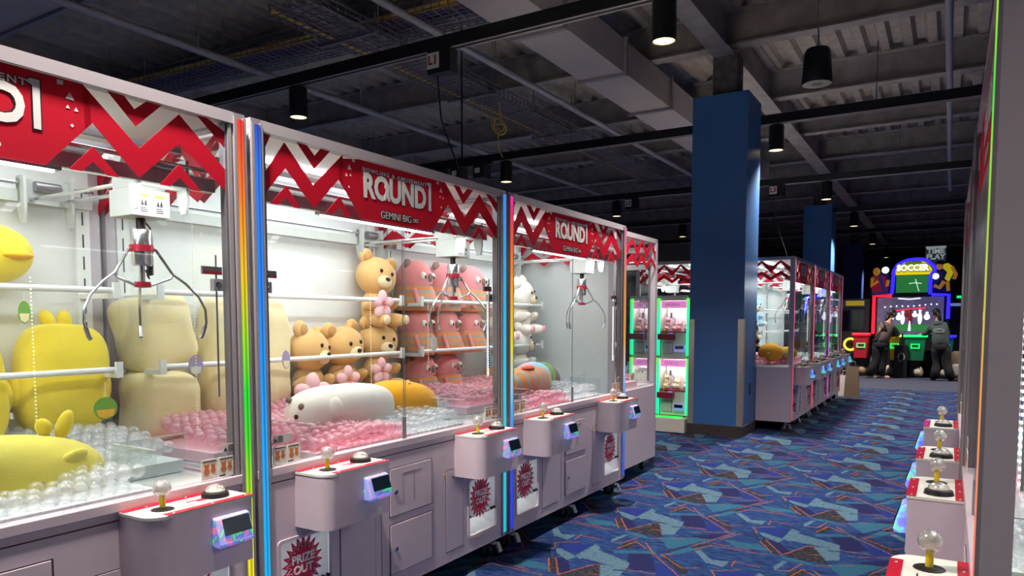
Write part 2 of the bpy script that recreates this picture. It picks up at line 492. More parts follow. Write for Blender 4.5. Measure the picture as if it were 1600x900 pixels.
def carpet_material():
    m = bpy.data.materials.new('carpet')
    m.use_nodes = True
    nt = m.node_tree
    N, L = nt.nodes, nt.links
    bs = N['Principled BSDF']
    bs.inputs['Roughness'].default_value = 0.9
    bs.inputs['Specular IOR Level'].default_value = 0.15
    PIT = 1.06
    tc = N.new('ShaderNodeTexCoord')
    pos = tc.outputs['Object']
    def vm(op, a, b=None, c=None):
        n = N.new('ShaderNodeVectorMath'); n.operation = op
        for i, x in enumerate((a, b, c)):
            if x is None:
                continue
            if isinstance(x, (tuple, list)):
                n.inputs[i].default_value = x
            else:
                L.new(x, n.inputs[i])
        return n
    def mt(op, a, b=None, c=None):
        n = N.new('ShaderNodeMath'); n.operation = op
        for i, x in enumerate((a, b, c)):
            if x is None:
                continue
            if isinstance(x, (int, float)):
                n.inputs[i].default_value = x
            else:
                L.new(x, n.inputs[i])
        return n.outputs[0]
    # wobble so that printed edges look woven
    wn = N.new('ShaderNodeTexNoise'); wn.inputs['Scale'].default_value = 60; wn.inputs['Detail'].default_value = 0
    L.new(pos, wn.inputs['Vector'])
    wob = vm('SCALE', vm('SUBTRACT', wn.outputs['Color'], (0.5, 0.5, 0.5)).outputs[0]); wob.inputs['Scale'].default_value = 0.014
    p = vm('MULTIPLY', vm('ADD', pos, wob.outputs[0]).outputs[0], (1, 1, 0)).outputs[0]
    tile = vm('WRAP', p, (PIT, PIT, 1), (0, 0, -1)).outputs[0]
    def copies(pts):
        """the shape moved into the repeat, plus copies where it crosses the border"""
        mx = sum(a[0] for a in pts) / len(pts); my = sum(a[1] for a in pts) / len(pts)
        ox, oy = -math.floor(mx / PIT) * PIT, -math.floor(my / PIT) * PIT
        base = [(a[0] + ox, a[1] + oy) for a in pts]
        out = []
        for dx in (-PIT, 0, PIT):
            for dy in (-PIT, 0, PIT):
                q = [(a[0] + dx, a[1] + dy) for a in base]
                if max(a[0] for a in q) > 0 and min(a[0] for a in q) < PIT and max(a[1] for a in q) > 0 and min(a[1] for a in q) < PIT:
                    out.append(q)
        return out
    def seg(a, b, hw):
        ms = []
        for (a_, b_) in copies([a, b]):
            d = Vector((b_[0] - a_[0], b_[1] - a_[1])); ln = d.length; d.normalize()
            mx, my = (a_[0] + b_[0]) / 2, (a_[1] + b_[1]) / 2
            u = mt('COMPARE', vm('DOT_PRODUCT', tile, (d.x, d.y, 0)).outputs['Value'], d.x * mx + d.y * my, ln / 2 + hw)
            v = mt('COMPARE', vm('DOT_PRODUCT', tile, (-d.y, d.x, 0)).outputs['Value'], -d.y * mx + d.x * my, hw)
            ms.append(mt('MINIMUM', u, v))
        return union(ms)
    def poly(pts):
        ms = []
        for q in copies(pts):
            area = sum(q[i][0] * q[(i + 1) % len(q)][1] - q[(i + 1) % len(q)][0] * q[i][1] for i in range(len(q)))
            sg = 1 if area > 0 else -1
            acc = None
            for i in range(len(q)):
                a, b = q[i], q[(i + 1) % len(q)]
                n = Vector((b[1] - a[1], -(b[0] - a[0]))) * sg
                n.normalize()
                e = mt('LESS_THAN', vm('DOT_PRODUCT', tile, (n.x, n.y, 0)).outputs['Value'], n.x * a[0] + n.y * a[1] + 0.002)
                acc = e if acc is None else mt('MINIMUM', acc, e)
            ms.append(acc)
        return union(ms)
    def union(ms):
        a = ms[0]
        for x in ms[1:]:
            a = mt('MAXIMUM', a, x)
        return a
    def noise(scale, stretch):
        n = N.new('ShaderNodeTexNoise')
        n.inputs['Scale'].default_value = scale
        n.inputs['Detail'].default_value = 2
        L.new(vm('MULTIPLY', pos, stretch).outputs[0], n.inputs['Vector'])
        return n.outputs['Fac']
    def ramp(f, stops):
        r = N.new('ShaderNodeValToRGB')
        while len(r.color_ramp.elements) < len(stops):
            r.color_ramp.elements.new(0.5)
        for e, (q, c) in zip(r.color_ramp.elements, stops):
            e.position = q; e.color = rgb(c)
        L.new(f, r.inputs['Fac'])
        return r.outputs['Color']
    def mix(f, a, b):
        n = N.new('ShaderNodeMix'); n.data_type = 'RGBA'
        L.new(f, n.inputs[0]); L.new(a, n.inputs[6])
        if isinstance(b, str):
            n.inputs[7].default_value = rgb(b)
        else:
            L.new(b, n.inputs[7])
        return n.outputs[2]
    brush = noise(9, (1.0, 6.0, 1))
    brush2 = noise(26, (1.0, 9.0, 1))
    grain = noise(260, (1, 1.6, 1))
    base = ramp(brush, [(0.32, '#131a42'), (0.45, '#1c3174'), (0.56, '#22417f'), (0.68, '#36657e')])
    base = mix(mt('MULTIPLY', mt('GREATER_THAN', brush2, 0.60), 0.6), base, '#3c6c80')
    base = mix(mt('MULTIPLY', mt('LESS_THAN', brush2, 0.38), 0.55), base, '#151b44')
    col = base
    tealc = ramp(brush2, [(0.35, '#255a74'), (0.6, '#35728a')])
    lightc = ramp(grain, [(0.3, '#4b7080'), (0.7, '#7a9da8')])
    blackc = ramp(brush2, [(0.44, '#131115'), (0.56, '#2b2627'), (0.66, '#7d7268')])
    col = mix(union([poly(q) for q in POLY['royal']]), col, '#1e3280')
    col = mix(union([poly(q) for q in POLY['navy']]), col, '#1f2356')
    col = mix(mt('MULTIPLY', union([poly(q) for q in POLY['teal']]), 0.85), col, tealc)
    col = mix(mt('MULTIPLY', union([poly(q) for q in POLY['light']]), mt('MULTIPLY', mt('GREATER_THAN', brush2, 0.40), 0.8)), col, lightc)
    col = mix(mt('MULTIPLY', union([poly(q) for q in POLY['black']]), 0.9), col, blackc)
    col = mix(union([seg(a, b, 0.008) for a, b in DSEG]), col, '#1c2c56')
    org = ramp(brush2, [(0.38, '#7a4438'), (0.58, '#c06a30')])
    col = mix(mt('MULTIPLY', union([seg(a, b, 0.005) for a, b in SEG]), 0.9), col, org)
    gm = N.new('ShaderNodeMix'); gm.data_type = 'RGBA'; gm.blend_type = 'MULTIPLY'
    gm.inputs[0].default_value = 0.55
    L.new(col, gm.inputs[6])
    L.new(ramp(grain, [(0.3, '#666666'), (0.62, '#c8c8c8')]), gm.inputs[7])
    L.new(gm.outputs[2], bs.inputs['Base Color'])
    bp = N.new('ShaderNodeBump'); bp.inputs['Strength'].default_value = 0.35; bp.inputs['Distance'].default_value = 0.004
    L.new(grain, bp.inputs['Height']); L.new(bp.outputs['Normal'], bs.inputs['Normal'])
    return m
MATS['carpet'] = carpet_material()
X0, X1, Y0, Y1, ZC = -16.0, 9.0, -4.0, 44.0, 5.45
struct(MB().box(X0, X1, Y0, 17.6, -0.1, 0).build('floor', 'carpet'))
P('carpet_plain', '#3a3c50', 0.9, var=0.15, scale=30, bump=0.2)
struct(MB().box(X0, X1, 17.6, Y1, -0.1, 0).build('floor_plain', 'carpet_plain'))

# ------------------------------------------------------------------ walls
P('wall_grey', '#7d7670', 0.8, scale=3)
P('wall_dark', '#5f5650', 0.8, scale=3)
P('wall_red', '#8b1a2c', 0.7, scale=3)
struct(MB().box(X0 - 0.2, X0, Y0, Y1, 0, ZC).build('wall_left', 'wall_dark'))
struct(MB().box(X1, X1 + 0.2, Y0, Y1, 0, ZC).build('wall_right', 'wall_dark'))
struct(MB().box(X0, X1, Y1, Y1 + 0.2, 0, ZC).build('wall_far', 'wall_dark'))
struct(MB().box(X0, X1, Y0 - 0.2, Y0, 0, ZC).build('wall_near', 'wall_dark'))
struct(MB().box(X0, -6.2, 25.0, 25.2, 0, ZC).build('wall_partition', 'wall_grey'))
struct(MB().box(-3.0, 7.0, 43.9, 43.99, 2.4, 4.6).build('trim_1', 'wall_red'))

# ------------------------------------------------------------------ ceiling: ribbed deck, beams, girder
P('deck', '#ab9d90', 0.85, var=0.14, scale=7)
P('beam', '#9a8f88', 0.75, var=0.2, scale=4)
P('steel_dark', '#5d5754', 0.8, var=0.4, scale=9, bump=0.3, bscale=40)
mb = MB()
pit, x = 0.30, X0
prof = []
while x < X1:
    prof += [(x, ZC), (x + 0.11, ZC), (x + 0.15, ZC + 0.085), (x + 0.26, ZC + 0.085)]
    x += pit
vs, fs = [], []
for (px, pz) in prof:
    vs += [(px, Y0, pz), (px, Y1, pz)]
for i in range(len(prof) - 1):
    fs.append((2 * i, 2 * i + 1, 2 * i + 3, 2 * i + 2))
mb.add(vs, fs)
mb.box(X0, X1, Y0, Y1, ZC + 0.12, ZC + 0.2)
ceil = struct(mb.build('ceiling', 'deck'))
def beam_mesh(w, hgt, ln):
    b = MB()
    b.box(-ln / 2, ln / 2, -w / 2, w / 2, 0, 0.022).box(-ln / 2, ln / 2, -0.012, 0.012, 0.022, hgt - 0.02).box(-ln / 2, ln / 2, -w / 2, w / 2, hgt - 0.02, hgt)
    return b.mesh('beam')
bme = beam_mesh(0.2, 0.45, X1 - X0)
for y in [-3.0, -0.5, 2.0, 4.5, 7.05, 9.6, 12.2, 14.75, 17.25, 19.8, 22.3, 24.8, 27.3, 29.8, 32.3, 34.8, 37.3, 39.8, 42.3]:
    obj('beam', bme, ceil, loc=((X0 + X1) / 2, y, ZC - 0.455))
gme = beam_mesh(0.26, 0.56, Y1 - Y0)
for gx in (-11.3, -2.6, 6.0):
    obj('girder', gme, ceil, loc=(gx, (Y0 + Y1) / 2, ZC - 0.57), rot=(0, 0, R(90)))

# ------------------------------------------------------------------ columns
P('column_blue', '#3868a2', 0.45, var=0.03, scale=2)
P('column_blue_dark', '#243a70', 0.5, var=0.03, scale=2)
P('guard', '#b9b4a6', 0.3, metal=0.6)
P('plinth', '#3a332f', 0.6)
def column(x0, y0, s, label, mat, guards=False):
    t = thing('column', label, 'column', (x0, y0, 0))
    MB().box(0, s, 0, s, 0.0 if not guards else 0.13, 4.35).build('cladding', mat, t)
    MB().box(s * 0.28, s * 0.72, s * 0.28, s * 0.72, 4.35, 4.9).build('steel_core', 'steel_dark', t)
    if guards:
        MB().box(-0.012, s + 0.012, -0.012, s + 0.012, 0, 0.135).build('plinth', 'plinth', t)
        for cx in (0, s):
            b = MB()
            sg = 1 if cx == 0 else -1
            b.box(min(cx - sg * 0.006, cx + sg * 0.07), max(cx - sg * 0.006, cx + sg * 0.07), -0.006, 0, 0.136, 1.51)
            b.box(min(cx - sg * 0.006, cx), max(cx - sg * 0.006, cx), 0, 0.07, 0.136, 1.51)
            b.build('corner_guard', 'guard', t)
        MB().box(s, s + 0.008, 0.36, 0.42, 0.52, 0.67).build('outlet_cover', 'black', t)
    return t
column(-2.935, 9.33, 0.7, 'near blue square column with metal corner guards beside the green-lit machine', 'column_blue', True)
column(-3.24, 19.45, 0.66, 'second blue square column rising behind the far claw machine row', 'column_blue')
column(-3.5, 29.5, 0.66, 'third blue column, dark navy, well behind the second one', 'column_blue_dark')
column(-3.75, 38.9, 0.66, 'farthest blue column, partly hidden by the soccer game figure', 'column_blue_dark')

# ------------------------------------------------------------------ ducts
P('duct', '#aea19c', 0.6, var=0.05, scale=2)
P('duct_flange', '#8f8587', 0.6)
def duct(label, x0, x1, z0, z1, ys):
    t = thing('air_duct', label, 'duct', ((x0 + x1) / 2, ys[0], z0))
    hw = (x1 - x0) / 2
    for a, b in zip(ys[:-1], ys[1:]):
        MB().box(-hw, hw, a - ys[0] + 0.01, b - ys[0] - 0.01, 0, z1 - z0).build('duct_section', 'duct', t)
        MB().box(-hw - 0.035, hw + 0.035, b - ys[0] - 0.03, b - ys[0] + 0.03, -0.035, z1 - z0 + 0.03).build('flange', 'duct_flange', t)
    return t
duct('long grey rectangular air duct running past the near blue column', -4.16, -3.56, 4.56, 4.96, [5.2, 6.9, 8.55, 10.25, 11.75, 13.3, 15.0, 16.7])
duct('wide grey rectangular duct above the left end of the claw row', -10.6, -5.0, 4.66, 4.95, [0.0, 2.0, 4.08])

# ------------------------------------------------------------------ pipes along the aisle
P('pipe', '#9b949a', 0.5, var=0.1)
def pipe(label, x, z, y0, y1, r=0.04):
    b = MB().cyl((0, 0, 0), (0, y1 - y0, 0), r, n=10)
    y = 0.6
    while y < y1 - y0:
        b.cyl((0, y, r * 0.6), (0, y, ZC - z - 0.46), 0.006, n=5)
        y += 2.55
    tag(b.build('sprinkler_pipe', 'pipe', loc=(x, y0, z), smooth=True), label, 'pipe')
pipe('thin grey sprinkler pipe above the claw machine row, left of the cable tray', -7.15, 4.45, 2.0, 17.0)
pipe('grey sprinkler pipe running beside the wire cable tray', -4.95, 4.66, 2.0, 24.0)
pipe('grey pipe crossing the beams above the right-hand machines', -0.12, 4.7, 6.0, 21.0)
pipe('grey pipe far down the hall above the soccer game', 0.35, 4.6, 16.0, 34.0, 0.05)

# ------------------------------------------------------------------ wire cable trays with cables
P('wire', '#7d757b', 0.5, metal=0.3)
P('cable_yellow', '#e6bc55', 0.6)
P('cable_blue', '#3a3f8e', 0.6)
P('cable_purple', '#8a5470', 0.6)
P('cable_grey', '#8d858c', 0.6)
def tray(label, loc, rotz, ln, wd, hang, bundles):
    t = thing('cable_tray', label, 'cable tray', loc, rotz)
    b = MB()
    r = 0.005
    for i in range(9):
        yy = -wd / 2 + wd * i / 8
        b.box(0, ln, yy - r, yy + r, -r, r)
    for s in (-1, 1):
        for hz in (0.06, 0.12):
            b.box(0, ln, s * wd / 2 - r, s * wd / 2 + r, hz - r, hz + r)
    n = int(ln / 0.11)
    for i in range(n + 1):
        xx = ln * i / n
        b.box(xx - r, xx + r, -wd / 2, wd / 2, -2 * r, 0)
        for s in (-1, 1):
            b.box(xx - r, xx + r, s * wd / 2 - r, s * wd / 2 + r, 0, 0.12)
    b.build('wire_basket', 'wire', t)
    k = 0.8
    while k < ln:
        q = MB().box(k - 0.02, k + 0.02, -wd / 2 - 0.1, wd / 2 + 0.1, -0.045, -0.015)
        for s in (-1, 1):
            q.cyl((k, s * (wd / 2 + 0.08), -0.04), (k, s * (wd / 2 + 0.08), hang), 0.006, n=5)
        q.build('trapeze_hanger', 'wire', t)
        k += 2.4
    rr = random.Random(len(label))
    for mat, num, y_c, y_w in bundles:
        for i in range(num):
            yb = y_c + rr.uniform(-y_w, y_w)
            zb = 0.012 + rr.uniform(0, 0.05)
            pts = [(ln * j / 14, yb + rr.uniform(-0.025, 0.025), zb + rr.uniform(0, 0.02)) for j in range(15)]
            MB().tube(pts, 0.009, 5).build('cable', mat, t, smooth=True)
tray('wire cable tray full of yellow and blue cables crossing the left ceiling', (-11.5, 6.55, 4.95), R(3), 8.0, 0.62, 0.5,
     [('cable_yellow', 8, -0.25, 0.05), ('cable_blue', 9, 0.0, 0.09), ('cable_purple', 10, -0.12, 0.16), ('cable_grey', 8, 0.12, 0.14)])
tray('long wire cable tray running down the hall over the claw machines', (-5.75, 5.2, 4.6), R(90), 13.5, 0.62, 0.8,
     [('cable_purple', 8, 0.05, 0.2), ('cable_grey', 10, -0.1, 0.18), ('cable_yellow', 3, 0.27, 0.02)])
c = at(780, 200, x=-5.6)
pts = []
for i in range(40):
    q = i / 39
    pts.append((c.x + 0.11 * math.sin(q * 22), c.y + 0.04 * math.cos(q * 15), c.z + 0.02 + 0.14 * math.cos(q * 22 + 0.5) * (0.6 + 0.4 * math.sin(q * 9))))
pts = [(c.x, c.y, 4.6)] + pts + [(c.x - 0.02, c.y, c.z - 0.2), (c.x + 0.0, c.y, c.z - 0.32), (c.x + 0.06, c.y, c.z - 0.42)]
tag(MB().tube(pts, 0.008, 5).build('cable_loop', 'cable_yellow', smooth=True), 'loose loop of yellow cable hanging from the wire tray', 'cable')
c = at(858, 207, y=10.4)
pts = []
for i in range(150):
    q = i / 149
    rr_ = 0.13 + 0.06 * math.sin(q * 31) + 0.02 * math.sin(q * 77)
    pts.append((c.x + rr_ * 1.35 * math.cos(q * 60), c.y + 0.03 * math.sin(q * 43), c.z + rr_ * math.sin(q * 60)))
tag(MB().tube(pts, 0.006, 5).build('cable_coil', 'cable_grey', smooth=True), 'coil of grey cable tied under the wire tray', 'cable')

# ------------------------------------------------------------------ lighting tracks and spotlights
P('track', '#121114', 0.5)
P('track_lip', '#c8b8b4', 0.4)
P('spot_glow', '#ffe9b8', 0.5, emit='#ffdf9a', es=2.2, var=0)
TRACKS = [(1.3, 'above the viewer, nearest'), (5.87, 'crossing above the first claw machines'), (10.35, 'passing behind the near blue column'), (15.0, 'crossing in front of the second blue column'), (19.6, 'in the dim ceiling beyond the second column'), (24.5, 'added to brighten the far hall, above the soccer game'), (30.0, 'added to brighten the far wall, deep in the dark ceiling')]  # the two farthest tracks are added to brighten the dark far end
for y, where in TRACKS:
    t = thing('lighting_track', 'long black lighting track ' + where, 'lighting track', (0, y, 4.15))
    MB().box(-13, 7, -0.05, 0.05, 0, 0.12).build('track_body', 'track', t)
    MB().box(-13, 7, -0.04, -0.03, -0.008, 0).build('track_slot', 'track_lip', t)
    MB().box(-13, 7, 0.03, 0.04, -0.008, 0).build('track_slot', 'track_lip', t)
    for hx in (-12, -9.3, -5.2, -0.9, 3.2, 6):
        MB().cyl((hx, 0, 0.12), (hx, 0, 0.86), 0.007, n=5).build('hanger_rod', 'wire', t)
spot_me = MB().lathe([(0.03, 0.33), (0.095, 0.33), (0.1, 0.32), (0.1, 0.0), (0.094, 0.0), (0.088, 0.03)], n=20).mesh('black', True)
lens_me = MB().lathe([(0.004, 0.014), (0.06, 0.012), (0.088, 0.008), (0.088, 0.012)], n=20).mesh('spot_glow', True)
stem_me = MB().cyl((0, 0, 0.33), (0, 0, 0.36), 0.03).mesh('black')
sl = bpy.data.lights.new('spot_lamp', 'SPOT')
sl.energy = SPOT_W
sl.color = (1.0, 0.90, 0.83)
sl.spot_size = R(125)
sl.spot_blend = 0.8
sl.shadow_soft_size = 0.09
SPOT_LABELS = {(-6.4, 5.87): 'black cylinder spotlight above the sign of the second claw machine', (-2.1, 5.87): 'large black cylinder spotlight above the blue column, near the air duct',
           (-6.4, 10.35): 'black spotlight peeking over the far top corner of the second machine', (-2.1, 10.35): 'black cylinder spotlight right beside the near blue column',
           (-6.4, 15.0): 'small lit spotlight above the third claw machine, near the L2 plate', (-2.1, 15.0): 'lit spotlight directly above the second blue column',
           (-6.4, 19.6): 'smallest lit spotlight against the grey far partition wall', (-2.1, 30.0): 'added spotlight brightening the dark far end of the hall', (-2.1, 24.5): 'added spotlight brightening the hall before the third blue column', (-2.1, 19.6): 'dim far spotlight above the third blue column'}  # spots on the two farthest tracks are added fill for the far hall
for y, _w in TRACKS:
    for xx in ((-10.7, -6.4, -2.1, 2.2) if y < 20 else (-2.1, 2.2)):
        lab = SPOT_LABELS.get((xx, y), 'black cylinder spotlight on a ceiling track outside the picture')
        t = thing('ceiling_spotlight', lab, 'spotlight', (xx, y, 3.79), group='ceiling spotlights')
        obj('housing', spot_me, t); obj('lens', lens_me, t); obj('stem', stem_me, t)
        lo = bpy.data.objects.new('spot_lamp', sl)
        COL.objects.link(lo); lo.parent = t; lo.location = (0, 0, -0.012)
# track feed boxes with row plates
for u, v, y, s in ((676, 95, 5.82, 'L1'), (981, 314, 14.94, 'L2'), (1207, 295, 14.94, 'L3')):
    c = at(u, v, y=y)
    t = thing('track_feed_box', 'black box with white plate reading ' + s + ' on a lighting track', 'power box', (c.x, y + 0.05, 4.0))
    MB().box(-0.06, 0.22, -0.06, 0.06, -0.08, 0.15).build('housing', 'black', t)
    MB().box(-0.055, 0.085, -0.068, -0.06, -0.03, 0.12).build('plate', 'sticker', t)
    if 'row_red' not in MATS:
        P('row_red', '#a8323e', 0.5)
    me = text_mesh(s, 0.12, 'row_red', off=0.004)
    obj('lettering', me, t, loc=(0.015, -0.07, 0.045))
    MB().tube([(0.02, 0, -0.08), (0.04, 0.03, -0.5), (0.2, 0.1, -1.0), (0.35, 0.2, -1.5)], 0.008, 5).build('power_cord', 'black', t, smooth=True)
# hanging speaker
c = at(1277, 105, y=9.0)
t = thing('ceiling_speaker', 'black bell-shaped speaker hanging on a chain from the ceiling', 'speaker', (c.x, 9.0, c.z))
MB().lathe([(0.09, 0.2), (0.12, 0.2), (0.14, 0.16), (0.165, -0.16), (0.155, -0.19), (0.13, -0.19)], n=20).build('housing', 'black', t, smooth=True)
MB().lathe([(0.01, -0.192), (0.12, -0.188), (0.15, -0.186)], n=20).build('grille', 'rubber', t, smooth=True)
MB().tube([(0, 0, 0.2), (0.01, 0, 0.35), (-0.01, 0, 0.5), (0, 0, ZC - c.z)], 0.008, 5).build('chain', 'steel', t)
# dark projector frame over the second machine
c = at(722, 268, y=7.6)
t = thing('projector_mount', 'black metal equipment frame just above the second machine top', 'equipment', (c.x, 7.6, c.z))
MB().box(-0.45, 0.45, -0.02, 0.02, 0.05, 0.09).build('rail', 'black', t)
for xx in (-0.35, -0.05, 0.3):
    MB().box(xx - 0.08, xx + 0.08, -0.08, 0.08, -0.12, 0.05).build('unit', 'black', t)
    MB().box(xx - 0.05, xx + 0.02, -0.085, -0.08, -0.06, 0.0).build('tally_label', 'sticker_grey', t)
MB().cyl((0, 0, 0.09), (0, 0, ZC - c.z), 0.012, n=6).build('drop_rod', 'black', t)
# ------------------------------------------------------------------ claw machine (local: x along the front, y into the depth, front faces -y)
W, DP = 1.905, 1.08
MID = 0.907
def mir(poly):
    return [(2 * MID - a, b) for a, b in reversed(poly)]
def claw_machine():
    t = thing('claw_machine', 'claw machine', 'claw machine')
    ZB, ZS, ZT = 0.13, 0.852, 2.295
    # cabinet: back block plus a front wall with the two prize openings
    b = MB().box(0, W, 0.3, DP, ZB, ZS)
    for a, c in ((0, 0.095), (0.40, 1.49), (1.80, W)):
        b.box(a, c, 0, 0.3, ZB, ZS)
    for a, c in ((0.095, 0.40), (1.49, 1.80)):
        b.box(a, c, 0, 0.3, ZB, 0.22)
        b.box(a, c, 0, 0.3, 0.565, ZS)
    b.build('cabinet', 'lilac', t)
    MB().box(-0.002, W + 0.002, -0.006, 0.045, ZS, 0.888).build('sill', 'lilac', t, bevel=0.003)
    MB().box(0.06, W - 0.06, -0.003, 0, 0.822, 0.826).build('seam', 'gap', t)
    # prize openings
    for a, c in ((0.095, 0.40), (1.49, 1.80)):
        q = MB().box(a, c, 0.22, 0.3, 0.22, 0.565).box(a, a + 0.006, 0.004, 0.22, 0.22, 0.565).box(c - 0.006, c, 0.004, 0.22, 0.22, 0.565)
        q.box(a, c, 0.004, 0.22, 0.559, 0.565).add([(a, 0.0, 0.222), (c, 0.0, 0.222), (c, 0.22, 0.30), (a, 0.22, 0.30)], [(0, 1, 2, 3)])
        bn = q.build('prize_bin', 'bin_white', t)
        rim = rrect(a - 0.006, c + 0.006, 0.214, 0.571, 0.02)
        inn = rrect(a + 0.008, c - 0.008, 0.228, 0.557, 0.016)
        n = len(rim)
        r = MB().add([(p[0], -0.006, p[1]) for p in rim] + [(p[0], -0.006, p[1]) for p in inn] + [(p[0], 0.01, p[1]) for p in rim] + [(p[0], 0.01, p[1]) for p in inn],
                     [f for i in range(n) for j in [(i + 1) % n] for f in ((i, j, n + j, n + i), (n + i, n + j, 3 * n + j, 3 * n + i), (j, i, 2 * n + i, 2 * n + j))])
        r.build('rim', 'lilac', bn)
        MB().prism(rrect(a + 0.012, c - 0.012, 0.335, 0.553, 0.012), 0.012, 0.016).build('flap', 'flap', bn)
        mx = (a + c) / 2 - 0.015
        o = MB()
        for k in range(16):
            q = 2 * math.pi * k / 16
            e = (mx + 0.15 * math.cos(q), 0.445 + 0.15 * math.sin(q))
            e = (min(max(e[0], a + 0.015), c - 0.015), min(max(e[1], 0.34), 0.548))
            o.tube([(mx, 0.0105, 0.445), (e[0], 0.0105, e[1])], 0.0006, 3)
        o.build('ray_print', 'flapline', bn)
        MB().prism(burst(20, 0.088, 0.128, 0.9, 0.98, (mx, 0.438)), 0.004, 0.009).build('starburst', 'burst_red', bn)
        o = MB()
        pl = burst(20, 0.074, 0.106, 0.9, 0.98, (mx, 0.438))
        for i in range(len(pl)):
            p0, p1 = pl[i], pl[(i + 1) % len(pl)]
            o.tube([(p0[0], 0.0035, p0[1]), (p1[0], 0.0035, p1[1])], 0.0009, 3)
        o.build('starburst_line', 'decal_white', bn)
        obj('lettering', text_mesh('PRIZE', 0.052, 'white', off=0.0015), bn, loc=(mx, 0.0025, 0.462))
        obj('lettering', text_mesh('OUT', 0.052, 'white', off=0.0015), bn, loc=(mx, 0.0025, 0.414))
        MB().cyl((a + 0.01, 0.012, 0.33), (c - 0.01, 0.012, 0.33), 0.003, n=6).build('hinge_rod', 'steel', bn)
        for xx in (a + 0.02, c - 0.05, c - 0.02):
            MB().cyl((xx, -0.002, 0.332 + 0.01), (xx, 0.016, 0.332 + 0.01), 0.008, n=8).build('bumper', 'black', bn)
        MB().box(mx - 0.02, mx + 0.03, -0.001, 0, 0.188, 0.206).m(1).box(mx - 0.034, mx - 0.02, -0.001, 0, 0.188, 0.206).build('caution_sticker', ['sticker_grey', 'sticker_yellow'], t)
    # service doors
    for z0, z1 in ((0.508, 0.75), (0.21, 0.462)):
        MB().box(0.795, 1.145, -0.0015, 0, z0 - 0.004, z1 + 0.004).build('door_gap', 'gap', t)
        d = MB().box(0.80, 1.137, -0.006, -0.001, z0, z1).build('door', 'lilac', t, bevel=0.0015)
        MB().cyl((0.84, -0.012, (z0 + z1) / 2), (0.84, -0.005, (z0 + z1) / 2), 0.013).m(1).cyl((0.84, -0.0125, (z0 + z1) / 2), (0.84, -0.012, (z0 + z1) / 2), 0.006).build('lock', ['chrome', 'black'], d, smooth=True)
        for hz in range(9):
            pass
        if z0 > 0.5:
            MB().box(0.895, 0.899, -0.0075, -0.006, 0.56, 0.715).box(0.985, 0.989, -0.0075, -0.006, 0.56, 0.715).box(0.895, 1.05, -0.0075, -0.006, 0.715, 0.719).build('pressed_line', 'lilac_dark', d)
    for a, c, z1, lx in ((0.45, 0.69, 0.612, 0.55), (1.27, 1.435, 0.66, 1.335)):
        q = MB()
        q.box(a, a + 0.003, -0.001, 0, 0.19, z1).box(c, c + 0.003, -0.001, 0, 0.19, z1).box(a, c, -0.001, 0, z1 - 0.003, z1).box(a, c, -0.001, 0, 0.19, 0.193)
        if c > 1:
            pass
        else:
            q.box(0.735, 0.738, -0.001, 0, 0.19, 0.612)
        q.build('panel_gap', 'gap', t)
        pn = MB().box(a + 0.004, c - 0.001, -0.003, -0.0005, 0.195, z1 - 0.004).build('service_panel', 'lilac', t)
        MB().cyl((lx, -0.01, z1 - 0.045), (lx, -0.002, z1 - 0.045), 0.011).m(1).cyl((lx, -0.0105, z1 - 0.045), (lx, -0.01, z1 - 0.045), 0.005).build('lock', ['chrome', 'black'], pn, smooth=True)
    MB().box(0.5, 0.54, -0.188, -0.186, 0.625, 0.648).build('price_tag', 'sticker', t)
    MB().box(1.25, 1.36, -0.002, 0, 0.632, 0.645).build('caution_strip', 'sticker_yellow', t)
    # posts, top frame, roof, back
    for a in (0, W - 0.05):
        f = MB().box(a, a + 0.05, -0.004, 0.05, ZS if a < 0 else 0.888, ZT).build('corner_post', 'post_grey', t)
        MB().box(a, a + 0.05, DP - 0.05, DP, ZS, ZT).build('corner_post', 'post_grey', t)
    MB().box(0.05, 0.078, 0.006, 0.04, 0.888, 2.25).build('glass_channel', 'alu_dark', t)
    MB().box(W - 0.085, W - 0.05, 0.006, 0.04, 0.888, 2.25).build('glass_channel', 'alu_dark', t)
    MB().box(W - 0.076, W - 0.06, 0.0, 0.006, 0.888, 2.25).build('glass_trim', 'alu', t)
    q = MB().box(0, W, -0.004, 0.045, 2.252, ZT).box(0, W, DP - 0.045, DP, 2.252, ZT).box(0, 0.045, 0.045, DP - 0.045, 2.252, ZT).box(W - 0.045, W, 0.045, DP - 0.045, 2.252, ZT)
    q.build('top_frame', 'frame_grey', t)
    MB().box(0.03, W - 0.03, 0.03, DP - 0.03, 2.262, 2.272).build('roof_panel', 'inner_white', t)
    MB().box(0.05, W - 0.05, DP - 0.035, DP - 0.02, ZS, 2.262).build('back_panel', 'inner_white', t)
    for a in (0.05, W - 0.11):
        q = MB().box(a, a + 0.06, DP - 0.055, DP - 0.036, ZS, 2.2)
        up = q.build('slotted_upright', 'white', t)
        s = MB()
        for k in range(12):
            s.box(a + 0.026, a + 0.032, DP - 0.0565, DP - 0.055, 0.93 + k * 0.1, 0.99 + k * 0.1)
        s.build('slot_row', 'gap', up)
    for a in (0.0, W - 0.004):
        MB().box(a + 0.0005, a + 0.0035, 0.05, DP - 0.05, 0.86, 2.25).build('side_glass', 'glass', t)
    MB().box(0.06, 0.97, 0.026, 0.031, 0.888, 2.252).build('front_glass', 'glass', t)
    MB().box(0.93, W - 0.07, 0.014, 0.019, 0.888, 2.252).build('front_glass', 'glass', t)
    MB().box(0.93, 0.934, 0.0125, 0.014, 0.888, 2.252).m(1).box(0.966, 0.969, 0.031, 0.0325, 0.888, 2.252).build('glass_edge', ['alu_dark', 'alu'], t)
    MB().box(0.915, 0.945, 0.008, 0.0125, 0.888, 1.0).build('glass_pull', 'alu', t)
